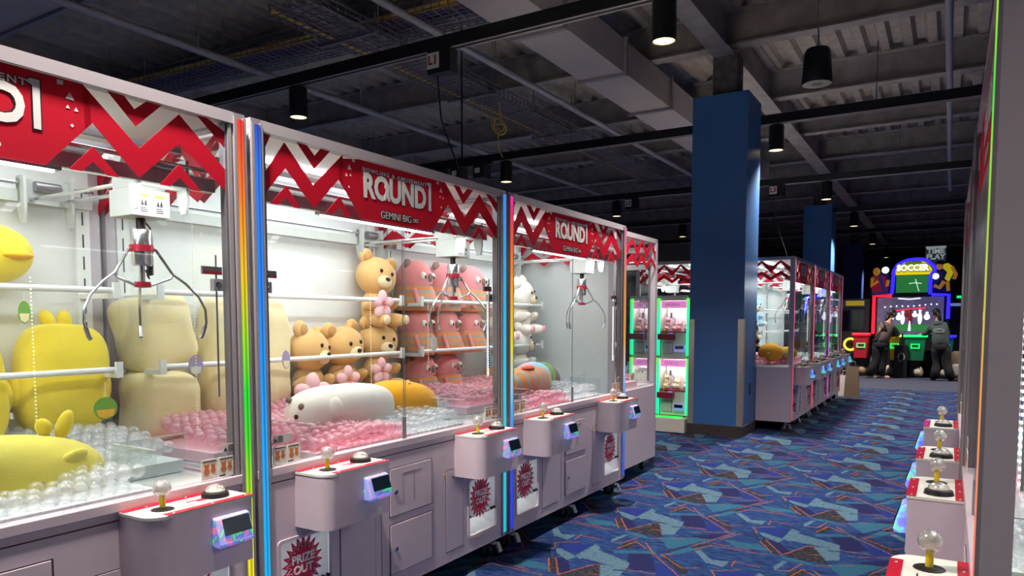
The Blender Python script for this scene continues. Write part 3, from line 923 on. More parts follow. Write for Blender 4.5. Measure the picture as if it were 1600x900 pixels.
    # header: red sign and zigzag print
    yA, yB = 0.0095, 0.0115
    MB().prism([(0.62, 2.25), (1.297, 2.25), (1.32, 2.23), (1.32, 2.13), (1.177, 1.975), (2 * MID - 1.177, 1.975), (2 * MID - 1.32, 2.13), (2 * MID - 1.32, 2.23)], yA, yB).build('sign_panel', 'decal_red', t)
    band = [(1.297, 2.25), (1.479, 2.085), (1.634, 2.236), (1.83, 2.066), (1.83, 1.988), (1.63, 2.132), (1.476, 1.985), (1.325, 2.135), (1.30, 2.11)]
    v_ = [(1.376, 2.25), (1.432, 2.25), (1.467, 2.213), (1.511, 2.25), (1.567, 2.25), (1.47, 2.157)]
    rt = [(1.705, 2.25), (1.748, 2.25), (1.83, 2.212), (1.83, 2.148)]
    lowa = [(1.245, 1.975), (1.322, 2.06), (1.408, 1.975), (1.366, 1.975), (1.322, 2.012), (1.285, 1.975)]
    lowb = [(p + 0.306, z) for p, z in lowa]
    for pl in (band, v_, rt, lowa, lowb):
        MB().prism(pl, yA, yB).build('zigzag_print', 'decal_red', t)
    lf = lambda pl: [(max(a, 0.055), z) for a, z in mir(pl)]
    for pl in (band, v_, rt, lowa, lowb):
        MB().prism(lf(pl), yA, yB).build('zigzag_print', 'decal_red', t)
    for sg in (0, 1):
        for pl in ([(1.256, 2.215), (1.243, 2.192), (1.27, 2.191)], [(1.274, 2.171), (1.268, 2.159), (1.281, 2.159)], [(1.22, 2.244), (1.238, 2.244), (1.237, 2.231), (1.219, 2.23)],
                   [(1.243, 2.163), (1.249, 2.173), (1.255, 2.163)], [(1.26, 2.118), (1.266, 2.112), (1.26, 2.106), (1.254, 2.112)]):
            MB().prism(mir(pl) if sg else pl, yA - 0.001, yA).build('shape_print', 'decal_white', t)
    for sx_, z_, s_, str_, sp_, hx in ((0.643, 2.2085, 0.027, 'BOWLING & AMUSEMENT', 1.22, 0.487),):
        for mt_, of_, dy in (('decal_black', 0.0022, 0.0), ('decal_white', 0.0006, -0.0008)):
            me = text_mesh(str_, s_, mt_, off=of_, ext=0.0003, spacing=sp_)
            wd = max(v.co.x for v in me.vertices) - min(v.co.x for v in me.vertices)
            me.transform(Matrix.Diagonal((hx / wd, 1, 1, 1)))
            obj('lettering', me, t, loc=(sx_ + hx / 2, yA - 0.0012 + dy, z_))
    for mt_, of_, dy in (('decal_black', 0.010, 0.0), ('decal_white', 0.0065, -0.0008)):
        me = text_mesh('ROUND', 0.155, mt_, off=of_, ext=0.0003)
        wd = max(v.co.x for v in me.vertices) - min(v.co.x for v in me.vertices)
        me.transform(Matrix.Diagonal((0.475 / wd, 1, 1, 1)))
        obj('lettering', me, t, loc=(0.648 + 0.237, yA - 0.0012 + dy, 2.132))
    one = [(1.128, 2.215), (1.142, 2.226), (1.168, 2.226), (1.168, 2.078), (1.147, 2.078), (1.147, 2.206)]
    grow = [(1.124, 2.2145), (1.140, 2.230), (1.172, 2.230), (1.172, 2.074), (1.143, 2.074), (1.143, 2.202)]
    MB().prism(grow, yA - 0.0014, yA - 0.0004).m(1).prism(one, yA - 0.0022, yA - 0.0014).build('lettering', ['decal_black', 'decal_white'], t)
    # figure inside the letter O
    MB().cyl((0.815, yA - 0.003, 2.152), (0.815, yA - 0.001, 2.152), 0.017, n=14).prism([(0.792, 2.085), (0.806, 2.085), (0.815, 2.112), (0.824, 2.085), (0.838, 2.085), (0.822, 2.14), (0.808, 2.14)], yA - 0.003, yA - 0.001).build('letter_figure', 'decal_white', t)
    for mt_, of_, dy in (('decal_black', 0.0042, 0.0), ('decal_white', -0.0006, -0.0008)):
        me = text_mesh('GEMINI BIG \u221e', 0.05, mt_, off=of_, ext=0.0003)
        wd = max(v.co.x for v in me.vertices) - min(v.co.x for v in me.vertices)
        me.transform(Matrix.Diagonal((0.285 / wd, 1, 1, 1)))
        obj('lettering', me, t, loc=(0.768 + 0.145, yA - 0.0012 + dy, 2.012))
    # zigzag print on the side panes
    for a, dx in ((-0.0008, 0.0012), (W - 0.0042, 0.0012)):
        for zo, th in ((2.08, 0.085), (1.985, 0.05)):
            up, dn = [], []
            for k in range(9):
                yy = 0.05 + k * (DP - 0.1) / 8
                zz = zo + (0.14 if k % 2 else 0.0) * (1 if zo > 2 else 0.55)
                up.append((yy, min(zz + th, 2.25))); dn.append((yy, max(zz, 1.97)))
            MB().prism(up + dn[::-1], a, a + dx, axis='x').build('side_zigzag_print', 'decal_red', t)
    # LED tubes on the front corners
    MB().box(0.014, 0.040, -0.014, -0.004, 0.16, 2.27).build('led_tube', 'led_blue', t)
    MB().box(W - 0.040, W - 0.014, -0.014, -0.004, 0.16, 2.27).build('led_tube', 'led_cyan', t)
    for a in (0.0, W - 0.054):
        MB().box(a, a + 0.012, -0.012, -0.004, 0.14, 2.28).box(a + 0.042, a + 0.054, -0.012, -0.004, 0.14, 2.28).build('tube_channel', 'alu', t)
    # inside: bed, chutes, rails, lamps
    MB().box(0.05, W - 0.05, 0.05, DP - 0.036, ZS, 0.862).build('play_floor', 'white_bed', t)
    for a, c in ((0.06, 0.36), (1.53, 1.835)):
        q = MB().box(a, c, 0.33, 0.334, 0.862, 1.03)
        e = c if a < 1 else a
        q.box(e - 0.002, e + 0.002, 0.05, 0.33, 0.862, 1.03)
        q.build('chute_guard', 'acrylic', t)
        MB().box(a, c, 0.325, 0.329, 1.028, 1.032).box(e - 0.002, e + 0.002, 0.05, 0.33, 1.028, 1.032).build('guard_edge', 'white', t)
        MB().box(a, c, 0.05, 0.33, 0.8625, 0.866).build('chute_mouth', 'sticker_grey', t)
    for z in (1.63, 1.28):
        r = MB().cyl((0.09, 0.775, z), (W - 0.09, 0.775, z), 0.0135, n=12).build('display_rail', 'white', t, smooth=True)
        for a in (0.075, W - 0.105):
            MB().box(a, a + 0.03, 0.755, DP - 0.05, z - 0.035, z - 0.012).box(a, a + 0.03, 0.75, 0.765, z - 0.035, z + 0.035).build('rail_bracket', 'white', r)
    MB().box(0.42, 1.22, 0.045, 0.060, 1.964, 1.972).build('lamp_bar', 'light_white', t)
    MB().box(0.40, 1.24, 0.042, 0.070, 1.972, 1.985).build('lamp_housing', 'alu', t)
    MB().box(0.3, W - 0.3, 0.40, 0.43, 2.245, 2.258).build('lamp_bar', 'light_white', t)
    MB().box(0.3, W - 0.3, 0.70, 0.73, 2.245, 2.258).build('lamp_bar', 'light_white', t)
    al = bpy.data.lights.new('cabinet_lamp', 'AREA')
    al.shape = 'RECTANGLE'; al.size = 1.6; al.size_y = 0.7
    al.energy = MACHINE_LAMP_W; al.color = (0.95, 1.0, 0.99)
    lo = bpy.data.objects.new('cabinet_lamp', al)
    COL.objects.link(lo); lo.parent = t; lo.location = (W / 2, 0.5, 2.235)
    fl = bpy.data.lights.new('front_lamp', 'AREA')
    fl.shape = 'RECTANGLE'; fl.size = 1.5; fl.size_y = 0.05
    fl.energy = FRONT_LAMP_W; fl.color = (0.97, 1.0, 0.98)
    lo = bpy.data.objects.new('front_lamp', fl)
    COL.objects.link(lo); lo.parent = t; lo.location = (W / 2, 0.075, 1.96); lo.rotation_euler = (R(48), 0, 0)
    for a in (W - 0.1,):
        q = MB()
        for k in range(34):
            q.box(a - 0.003, a + 0.003, 0.06, 0.064, 1.16 + k * 0.016, 1.1655 + k * 0.016)
        o = q.build('led_strip', 'led_dot', t); o['kind'] = 'stuff'
        MB().box(a - 0.008, a + 0.008, 0.064, 0.07, 1.15, 1.72).build('strip_backing', 'white', t)
    # back gantry rails
    for y_, z_ in ((DP - 0.10, 2.02), (0.11, 2.02)):
        MB().box(0.07, W - 0.07, y_ - 0.02, y_ + 0.02, z_ - 0.025, z_ + 0.025).build('gantry_rail', 'crane_white', t)
        MB().cyl((0.07, y_ - 0.03, z_ + 0.05), (W - 0.07, y_ - 0.03, z_ + 0.05), 0.008, n=8).build('drive_shaft', 'chrome', t, smooth=True)
    MB().box(0.07, W - 0.07, 0.30, 0.325, 2.17, 2.19).build('cable_duct', 'alu_dark', t)
    MB().box(0.07, W - 0.07, 0.60, 0.625, 2.20, 2.22).build('cable_duct', 'alu_dark', t)
    # locks and plates hanging at the posts
    for a in (0.08, W - 0.13):
        pa = a - 0.005 if a < 1 else a - 0.035
        MB().box(pa, pa + 0.085, 0.05, 0.06, 1.675, 1.705).m(1).box(pa, pa + 0.085, 0.0495, 0.05, 1.675, 1.688).build('lock_plate', ['alu_dark', 'claw_red'], t)
        lk = MB().box(a + 0.007, a + 0.047, 0.042, 0.065, 1.612, 1.658).build('glass_lock', 'alu', t)
        MB().cyl((a + 0.027, 0.040, 1.636), (a + 0.027, 0.042, 1.636), 0.011).m(1).cyl((a + 0.027, 0.0395, 1.636), (a + 0.027, 0.04, 1.636), 0.005).build('key_hole', ['black', 'chrome'], lk)
        MB().cyl((a + 0.027, 0.055, 1.2), (a + 0.027, 0.055, 1.615), 0.004, n=6).cyl((a + 0.027, 0.055, 1.655), (a + 0.027, 0.055, 1.75), 0.004, n=6).build('lock_rod', 'steel', lk)
    # printed stickers on the glass
    for a in (0.085, W - 0.225):
        far = a > 1
        x1 = a + 0.045 if not far else a + 0.095
        q = MB().box(x1 - (0.045 if not far else 0), x1 + (0.05 if not far else 0.05) - 0.0, 0.006, 0.0085, 0.985, 1.02)
        q.m(1)
        bx = x1 - (0.04 if not far else -0.004)
        q.prism([(bx, 0.992), (bx + 0.016, 0.992), (bx + 0.008, 1.008)], 0.0052, 0.006)
        for k in range(4):
            q.box(bx + 0.02, bx + 0.045, 0.0052, 0.006, 0.991 + k * 0.007, 0.994 + k * 0.007)
        q.build('warning_sticker', ['sticker_grey', 'print'], t)
        for k in range(2):
            xx = a + k * 0.074
            q = MB().prism(rrect(xx, xx + 0.07, 0.895, 0.972, 0.004), 0.006, 0.0085)
            q.m(1).box(xx + 0.006, xx + 0.064, 0.0052, 0.006, 0.962, 0.966)
            q.m(2)
            for cx, cz, s in ((xx + 0.022, 0.925, 0.013), (xx + 0.05, 0.928, 0.011)):
                q.cyl((cx, 0.0052, cz), (cx, 0.006, cz), s, n=10).cyl((cx, 0.0052, cz + s * 1.4), (cx, 0.006, cz + s * 1.4), s * 0.75, n=10)
                for sg in (-1, 1):
                    q.cyl((cx + sg * s * 0.6, 0.0052, cz + s * 2.05), (cx + sg * s * 0.6, 0.006, cz + s * 2.05), s * 0.3, n=8)
            q.m(1).box(xx + 0.003, xx + 0.03, 0.0052, 0.006, 0.898, 0.903) if k else None
            q.build('rule_sticker', ['sticker', 'print', 'bearprint'], t)
    # crane: depth rods on a carriage, box and claw
    cr = MB()
    for dx in (-0.06, 0.06):
        cr.cyl((dx, 0.12, 2.005), (dx, DP - 0.1, 2.005), 0.008, n=8)
    crane = cr.build('crane_bridge', 'chrome', t, smooth=True)
    for yy in (DP - 0.16, 0.115):
        for dx in (-0.1, 0.09):
            MB().prism([(yy, 1.90), (yy + 0.03, 1.90), (yy + 0.05, 1.96), (yy + 0.05, 2.10), (yy - 0.01, 2.10), (yy - 0.01, 1.96)], dx, dx + 0.012, axis='x').build('carriage_plate', 'crane_white', crane)
        MB().box(-0.1, 0.1, yy + 0.02, yy + 0.05, 1.99, 2.09).build('carriage', 'crane_white', crane)
        MB().cyl((-0.05, yy + 0.005, 2.06), (0.05, yy + 0.005, 2.06), 0.022, n=12).build('motor', 'steel', crane, smooth=True)
    d0 = 0.26
    MB().box(-0.075, 0.075, d0 - 0.075, d0 + 0.075, 1.885, 1.985).build('crane_box', 'crane_white', crane, bevel=0.003)
    MB().box(-0.07, 0.06, d0 - 0.06, d0 + 0.06, 1.985, 2.06).build('crane_top', 'crane_white', crane, bevel=0.003)
    for dx in (-0.05, 0.012):
        MB().box(dx, dx + 0.036, d0 - 0.0765, d0 - 0.075, 1.895, 1.965).m(1).box(dx, dx + 0.036, d0 - 0.0775, d0 - 0.0765, 1.955, 1.965).m(2).prism([(dx + 0.006, 1.924), (dx + 0.018, 1.924), (dx + 0.012, 1.946)], d0 - 0.078, d0 - 0.0765).prism([(dx + 0.02, 1.924), (dx + 0.03, 1.924), (dx + 0.027, 1.946), (dx + 0.022, 1.938)], d0 - 0.078, d0 - 0.0765).box(dx + 0.004, dx + 0.032, d0 - 0.078, d0 - 0.0765, 1.900, 1.903).box(dx + 0.004, dx + 0.032, d0 - 0.078, d0 - 0.0765, 1.907, 1.910).box(dx + 0.004, dx + 0.026, d0 - 0.078, d0 - 0.0765, 1.914, 1.917).build('caution_label', ['sticker_grey', 'sticker_yellow', 'print'], crane)
    for yy in (d0 - 0.03, d0 + 0.05):
        MB().cyl((-0.1, yy, 2.09), (-0.03, yy, 2.09), 0.024, n=12).build('pulley', 'sticker_grey', crane, smooth=True)
    MB().cyl((0, d0, 1.83), (0, d0, 1.885), 0.017, n=10).build('claw_neck', 'black', crane, smooth=True)
    MB().lathe([(0.01, 1.842), (0.034, 1.842), (0.036, 1.838), (0.036, 1.712), (0.032, 1.705), (0.01, 1.705)], (0, d0, 0), 18).build('claw_motor', 'chrome', crane, smooth=True)
    MB().lathe([(0.036, 1.784), (0.043, 1.784), (0.043, 1.758), (0.036, 1.758)], (0, d0, 0), 18).build('claw_collar', 'claw_red', crane, smooth=True)
    MB().cyl((0, d0, 1.632), (0, d0, 1.71), 0.010, n=10).build('claw_shaft', 'chrome', crane, smooth=True)
    MB().lathe([(0.005, 1.645), (0.03, 1.645), (0.03, 1.625), (0.005, 1.622)], (0, d0, 0), 14).build('claw_hub', 'claw_red', crane, smooth=True)
    pts = [(0.05 + 0.011 * math.cos(i * 0.9), d0 + 0.03 + 0.011 * math.sin(i * 0.9), 1.815 - i * 0.0011) for i in range(130)]
    MB().tube([(0.02, d0, 1.87), (0.05, d0 + 0.02, 1.855)] + pts + [(0.04, d0 + 0.02, 1.66), (0.015, d0, 1.69)], 0.0035, 5).build('coil_cord', 'black', crane, smooth=True)
    for a in (R(178), R(-38), R(62)):
        ca, sa = math.cos(a), math.sin(a)
        rad = lambda r, z: (r * ca, d0 + r * sa, z)
        q = MB().tube([rad(0.038, 1.77), rad(0.05, 1.765), rad(0.105, 1.675)], 0.0055, 6)
        q.tube([rad(0.105, 1.675), rad(0.10, 1.66), rad(0.03, 1.632)], 0.005, 6)
        q.tube([rad(0.105, 1.675), rad(0.15, 1.64), rad(0.195, 1.59), rad(0.218, 1.54), rad(0.22, 1.49), rad(0.212, 1.455)], 0.0052, 6)
        q.m(1).tube([rad(0.215, 1.475), rad(0.205, 1.44), rad(0.198, 1.43)], 0.0085, 6)
        q.build('claw_arm', ['chrome', 'steel'], crane, smooth=True)
    crane.location = (1.64, 0, 0)
    # control boxes
    for a in (0.19, 1.355):
        arc = [(a + 0.06 - 0.06 * math.cos(R(q)), -0.125 - 0.06 * math.sin(R(q))) for q in range(0, 91, 10)]
        pl = [(a, 0)] + arc + [(a + 0.392, -0.185), (a + 0.398, -0.182), (a + 0.40, -0.175), (a + 0.40, 0)]
        cb = MB().prism(pl, 0.612, 0.842, axis='z').build('control_box', 'lilac', t, smooth=True)
        tp = [(a - 0.002, 0)] + [(a + 0.06 - 0.062 * math.cos(R(q)), -0.125 - 0.062 * math.sin(R(q))) for q in range(0, 91, 10)] + [(a + 0.402, -0.187), (a + 0.402, 0)]
        MB().prism(tp, 0.842, 0.852, axis='z').build('panel_plate', 'sticker', cb)
        MB().box(a + 0.06, a + 0.402, -0.188, -0.156, 0.8525, 0.854).build('red_strip', 'red', cb)
        MB().box(a, a + 0.40, -0.032, -0.004, 0.8525, 0.854).build('red_strip', 'red', cb)
        for xx in (0.09, 0.24, 0.38):
            for yy in (-0.172, -0.018):
                MB().lathe([(0.001, 0.0025), (0.004, 0.0015), (0.005, 0)], (a + xx, yy, 0.854), 8).build('screw', 'chrome', cb, smooth=True)
        MB().prism([(a + 0.16, -0.085), (a + 0.20, -0.085), (a + 0.20, -0.075), (a + 0.29, -0.075), (a + 0.29, -0.105), (a + 0.23, -0.105), (a + 0.23, -0.088), (a + 0.16, -0.088)], 0.8522, 0.853, axis='z').build('arrow_print', 'burst_red', cb)
        MB().box(a + 0.16, a + 0.25, -0.122, -0.118, 0.8522, 0.853).box(a + 0.18, a + 0.26, -0.062, -0.058, 0.8522, 0.853).build('print_line', 'print', cb)
        jx, jy = a + 0.10, -0.095
        MB().lathe([(0.001, 0.006), (0.02, 0.006), (0.037, 0.002), (0.038, 0)], (jx, jy, 0.852), 18).build('joystick_disc', 'black', cb, smooth=True)
        MB().cyl((jx, jy, 0.856), (jx, jy, 0.905), 0.0105, 0.009, n=10).build('joystick_shaft', 'yellow_shaft', cb, smooth=True)
        MB().ell((jx, jy, 0.925), (0.03, 0.03, 0.03), nu=16, nv=10).build('joystick_ball', 'knob_clear', cb, smooth='all')
        MB().ell((jx, jy, 0.925), (0.02, 0.02, 0.02), nu=10, nv=6).build('ball_core', 'knob_clear', cb)
        bx, by = a + 0.315, -0.085
        MB().lathe([(0.001, 0.02), (0.036, 0.02), (0.046, 0.016), (0.05, 0.0)], (bx, by, 0.852), 20).build('button_ring', 'black', cb, smooth=True)
        MB().cyl((bx, by, 0.872), (bx, by, 0.8735), 0.035, n=16).build('button_lamp', 'sticker', cb)
        MB().ell((bx, by, 0.872), (0.036, 0.036, 0.026), nu=16, nv=8).build('push_button', 'knob_clear', cb, smooth='all')
        rx = a + 0.225
        MB().prism([(-0.184, 0.70), (-0.222, 0.698), (-0.229, 0.712), (-0.222, 0.745), (-0.205, 0.80), (-0.184, 0.806)], rx, rx + 0.145, axis='x').build('card_reader', 'reader_glow', cb, bevel=0.006)
        n_ = len(cb.children)
        v0, v1 = Vector((0, -0.2245, 0.742)), Vector((0, -0.2075, 0.797))
        q = MB()
        off = Vector((0, -0.004, -0.001))
        q.add([(rx + 0.024, *(v0 + off)[1:]), (rx + 0.136, *(v0 + off)[1:]), (rx + 0.136, *(v1 + off)[1:]), (rx + 0.024, *(v1 + off)[1:]), (rx + 0.024, *v0[1:]), (rx + 0.136, *v0[1:]), (rx + 0.136, *v1[1:]), (rx + 0.024, *v1[1:])],
              [(0, 1, 2, 3), (4, 7, 6, 5), (0, 4, 5, 1), (1, 5, 6, 2), (2, 6, 7, 3), (3, 7, 4, 0)])
        q.build('reader_screen', 'screen', cb)
    # casters
    for cx in (0.1, W / 2, W - 0.1):
        for cy in (0.07, DP - 0.1):
            q = MB().cyl((cx - 0.016, cy + 0.02, 0.044), (cx + 0.016, cy + 0.02, 0.044), 0.044, n=16).m(1).box(cx - 0.03, cx + 0.03, cy - 0.03, cy + 0.03, 0.118, 0.13)
            for s in (-1, 1):
                q.prism([(cy - 0.02, 0.12), (cy + 0.02, 0.12), (cy + 0.032, 0.03), (cy + 0.01, 0.03)], cx + s * 0.018 - 0.002, cx + s * 0.018 + 0.002, axis='x')
            q.m(2).cyl((cx - 0.022, cy + 0.02, 0.044), (cx + 0.022, cy + 0.02, 0.044), 0.014, n=8)
            q.build('caster', ['rubber', 'steel', 'chrome'], t)
            if cy < 0.5:
                MB().prism([(cy - 0.035, 0.085), (cy - 0.02, 0.085), (cy - 0.045, 0.025), (cy - 0.058, 0.03)], cx + 0.05, cx + 0.085, axis='x').box(cx + 0.02, cx + 0.07, cy - 0.03, cy - 0.01, 0.08, 0.09).build('brake_pedal', 'sticker_grey', t)
    return t
proto = claw_machine()
def set_mat(o, m):
    o.material_slots[0].link = 'OBJECT'
    o.material_slots[0].material = MATS[m]
_first = [True]
def place(label, loc, rotz, leds, crane=(1.64, 0, 0), sx=1.0, sz=1.0, group=None, readers=None):
    o = proto if _first[0] else copy_tree(proto)
    _first[0] = False
    o.location = loc
    o.rotation_euler = (0, 0, rotz)
    o.scale = (sx, 1, sz)
    tag(o, label, 'claw machine', group)
    tubes = [c for c in o.children if c.name.startswith('led_tube')]
    tubes.sort(key=lambda c: sum(v.co.x for v in c.data.vertices))
    for tb, l in zip(tubes, leds):
        set_mat(tb, l)
    for c in o.children:
        if c.name.startswith('crane_bridge'):
            c.location = crane
        if readers and c.name.startswith('control_box'):
            for g in c.children:
                if g.name.startswith('card_reader'):
                    set_mat(g, readers)
    return o
XL = -2.38
YM = [0.0, 1.932, 3.868]
G1 = 'claw machines in the left row'
place('second claw machine of the left row, with tan bears and a white roll plush', (XL, YM[1], 0), R(90), ('led_blue', 'led_cyan'), (1.71, 0, 0), group=G1)
_m1 = place('nearest claw machine of the left row, with yellow plush cushions', (XL, YM[0], 0), R(90), ('led_blue', 'led_rainbow'), (1.63, 0, 0), group=G1)
for _c in [c for c in _m1.children if c.name.startswith(('led_strip', 'strip_backing'))]:
    bpy.data.objects.remove(_c)
place('third claw machine of the left row, orange LED edge, with striped plush inside', (XL, YM[2], 0), R(90), ('led_sunset', 'led_sunset2'), (1.60, 0, 0), group=G1)
place('claw machine at the end of the left row, turned so its plain grey side shows', (-2.505, 6.9, 0), R(180), ('led_pink', 'led_pink'), (0.55, 0, 0), sx=1.0, group=G1)
G2 = 'claw machines in the right row'
place('nearest right-hand claw machine, seen edge-on with its lilac corner post', (0.07, 3.596, 0), R(-90), ('led_off', 'led_limepink'), (0.5, 0, 0), group=G2, readers='reader_glow_blue')
place('second right-hand claw machine, its control boxes farther down the aisle', (0.07, 5.608, 0), R(-90), ('led_off', 'led_off'), (0.5, 0, 0), group=G2, readers='reader_glow_blue')
G3 = 'claw machines in the row behind the blue column'
XG, WG, SX, SZ = -1.78, 1.645, 1.64 / W, 1.02
for i, lab in enumerate(('first far claw machine beside the blue column, with an orange plush on pink balls', 'middle claw machine of the far row behind the column', 'last claw machine of the far row, nearest the soccer game')):
    place(lab, (XG, 10.09 + i * WG, 0), R(90), [('led_pink', 'led_pink'), ('led_pink', 'led_magenta'), ('led_magenta', 'led_pink')][i], (1.2, 0, 0), sx=SX, sz=SZ, group=G3, readers='reader_glow_blue')
place('claw machine whose zigzag side shows above the green-lit machine', (XG - 2 * DP - 0.04, 10.09 + WG, 0), R(-90), ('led_pink', 'led_green'), (0.9, 0, 0), sx=SX, sz=SZ, group=G3)
# lamps inside the prize bins of the left row
bl = bpy.data.lights.new('bin_lamp', 'AREA')
bl.shape = 'RECTANGLE'; bl.size = 0.24; bl.size_y = 0.12; bl.energy = 0.18
for i, offs in ((0, (1.645,)), (1, (0.2475, 1.645)), (2, (0.2475, 1.645))):
    root = [o for o in bpy.data.objects if o.parent is None and o.name.startswith('claw_machine') and abs(o.location.y - YM[i]) < 0.01 and abs(o.location.x - XL) < 0.01][0]
    for s_ in offs:
        lo = bpy.data.objects.new('bin_lamp', bl)
        COL.objects.link(lo); lo.parent = root; lo.location = (s_, 0.11, 0.555)
# ------------------------------------------------------------------ plush toys
def plush_mat(name, col, **k):
    return P(name, col, 0.9, var=0.05, scale=9, bump=0.25, bscale=260, sheen=0.25, spec=0.2, **k)
plush_mat('plush_yellow', '#f3dc3c'); plush_mat('plush_lemon', '#f3e562'); plush_mat('plush_cream', '#efdfae')
plush_mat('plush_tan', '#e3b878'); plush_mat('plush_gold', '#e8bf3e'); plush_mat('plush_white', '#f2ecdf')
plush_mat('plush_orange', '#f6ad1c'); plush_mat('plush_pink', '#ec8f94'); plush_mat('plush_rose', '#f0b4c0')
plush_mat('plush_blossom', '#f2c4c8'); plush_mat('plush_blue', '#9fd4e8'); plush_mat('plush_brown', '#8f7368')
plush_mat('plush_dark', '#3b2723'); plush_mat('plush_beak', '#f0b020'); plush_mat('plush_cheek', '#e0603a'); plush_mat('plush_green', '#8fae6a')
plush_mat('plush_toffee', '#c99a5e'); plush_mat('plush_oat', '#eed9ae'); plush_mat('plush_black', '#2b2a2e'); plush_mat('plush_grey', '#b9b9b6')
stripes('knit', ['#e98a4c', '#a89c90'], 22)
stripes('knit_x', ['#e98a3c', '#b0a596'], 11, axis='Y')
P('tag_green', '#6fa83c', 0.5); P('tag_purple', '#a894c4', 0.5); P('tag_yellow', '#f0b830', 0.5); P('tag_white', '#f0eeea', 0.5)
def dot(p, r, mat, parent, name='eye'):
    return MB().ell(p, r, nu=12, nv=8).build(name, mat, parent, smooth='all')
FX = -3.325  # plane of the toys on the back wall

def chick_cushion(label, loc, rz, s=1.0, tilt=0, group=None):
    """upright pillow chick: local front is -y"""
    t = thing('chick_cushion', label, 'plush toy', loc, rz, group or 'yellow chick cushions')
    t.rotation_euler = (0, tilt, rz)
    MB().ell((0, 0, 0.24 * s), (0.185 * s, 0.11 * s, 0.245 * s), e=0.62, nu=28, nv=18).build('body', 'plush_yellow', t, smooth='all')
    for k, a in ((-1, 0.5), (1, -0.15)):
        MB().ell((0.035 * k * s - 0.03, 0, 0.5 * s), (0.03 * s, 0.022 * s, 0.045 * s), mat=Matrix.Rotation(a * k, 3, 'Y')).build('tuft', 'plush_yellow', t, smooth='all')
    for k in (-1, 1):
        MB().ell((0.185 * k * s, 0, 0.2 * s), (0.03 * s, 0.03 * s, 0.07 * s)).build('wing', 'plush_yellow', t, smooth='all')
    MB().box(0.188 * s, 0.2 * s, -0.02, 0.0, 0.1 * s, 0.125 * s).build('care_label', 'tag_white', t)
    return t
chick_cushion('upright yellow chick cushion behind the white rail, right one of the pair', (FX, 1.655, 1.0), R(90), tilt=R(3))
chick_cushion('yellow chick cushion cut off by the left picture edge behind the rail', (FX + 0.03, 1.255, 0.98), R(90), tilt=R(-4))
c = at(-8, 412, x=-3.28)
t = thing('chick_plush', 'round lemon yellow chick head with orange beak above the upper rail', 'plush toy', (c.x, c.y - 0.02, 1.655), R(90))
MB().ell((0, 0, 0.11), (0.155, 0.13, 0.12), nu=26, nv=16).build('head', 'plush_yellow', t, smooth='all')
MB().ell((0.05, -0.11, 0.10), (0.06, 0.05, 0.018)).build('beak', 'plush_beak', t, smooth='all')
dot((-0.02, -0.11, 0.13), (0.014, 0.01, 0.018), 'plush_dark', t)
# lying yellow plush at the front of the nearest machine
t = thing('chick_plush', 'large pale yellow chick plush lying on the clear balls in the nearest machine', 'plush toy', (-2.74, 1.13, 0.885), 0)
MB().ell((0, 0.0, 0.075), (0.17, 0.37, 0.15), e=0.85, nu=30, nv=20, mat=Matrix.Rotation(R(-3), 3, 'X')).build('body', 'plush_lemon', t, smooth='all')
MB().ell((0.125, 0.19, 0.12), (0.02, 0.075, 0.036), mat=Matrix.Rotation(R(25), 3, 'X') @ Matrix.Rotation(R(25), 3, 'Y')).build('wing', 'plush_lemon', t, smooth='all')
for k, a in ((-1, 0.4), (1, -0.4)):
    MB().ell((0, 0.21 + 0.035 * k, 0.235), (0.022, 0.027, 0.045 + 0.012 * k), mat=Matrix.Rotation(a, 3, 'X')).build('tuft', 'plush_yellow', t, smooth='all')
def pillow(label, loc, sx, sz, rot=0, thick=0.09):
    t = MB().ell((0, 0, sz), (sx, thick, sz), e=0.5, nu=28, nv=18)
    for i, v in enumerate(t.v):
        x, y, z = v
        t.v[i] = (x + 0.012 * math.sin(z * 17 + x * 5), y + 0.01 * math.sin(x * 21), z + 0.008 * math.sin(x * 25))
    o = t.build('cushion', 'plush_cream', None, smooth='all', loc=loc, rot=(0, rot, R(90)))
    tag(o, label, 'cushion', 'plain cream cushions')
pillow('plain cream cushion leaning above the lower rail, left in the second machine', (FX, 2.13, 1.26), 0.185, 0.185, R(-8))
pillow('plain cream cushion resting on pink balls, left corner of the second machine', (FX + 0.02, 2.1, 0.91), 0.19, 0.17, R(5))
pillow('tall cream cushion half hidden behind the rainbow lit post', (FX, 2.48, 0.98), 0.14, 0.32, R(2))
pillow('tall cream cushion right of the blue LED tube beside the bears', (FX, 2.77, 0.98), 0.145, 0.325, R(-1))

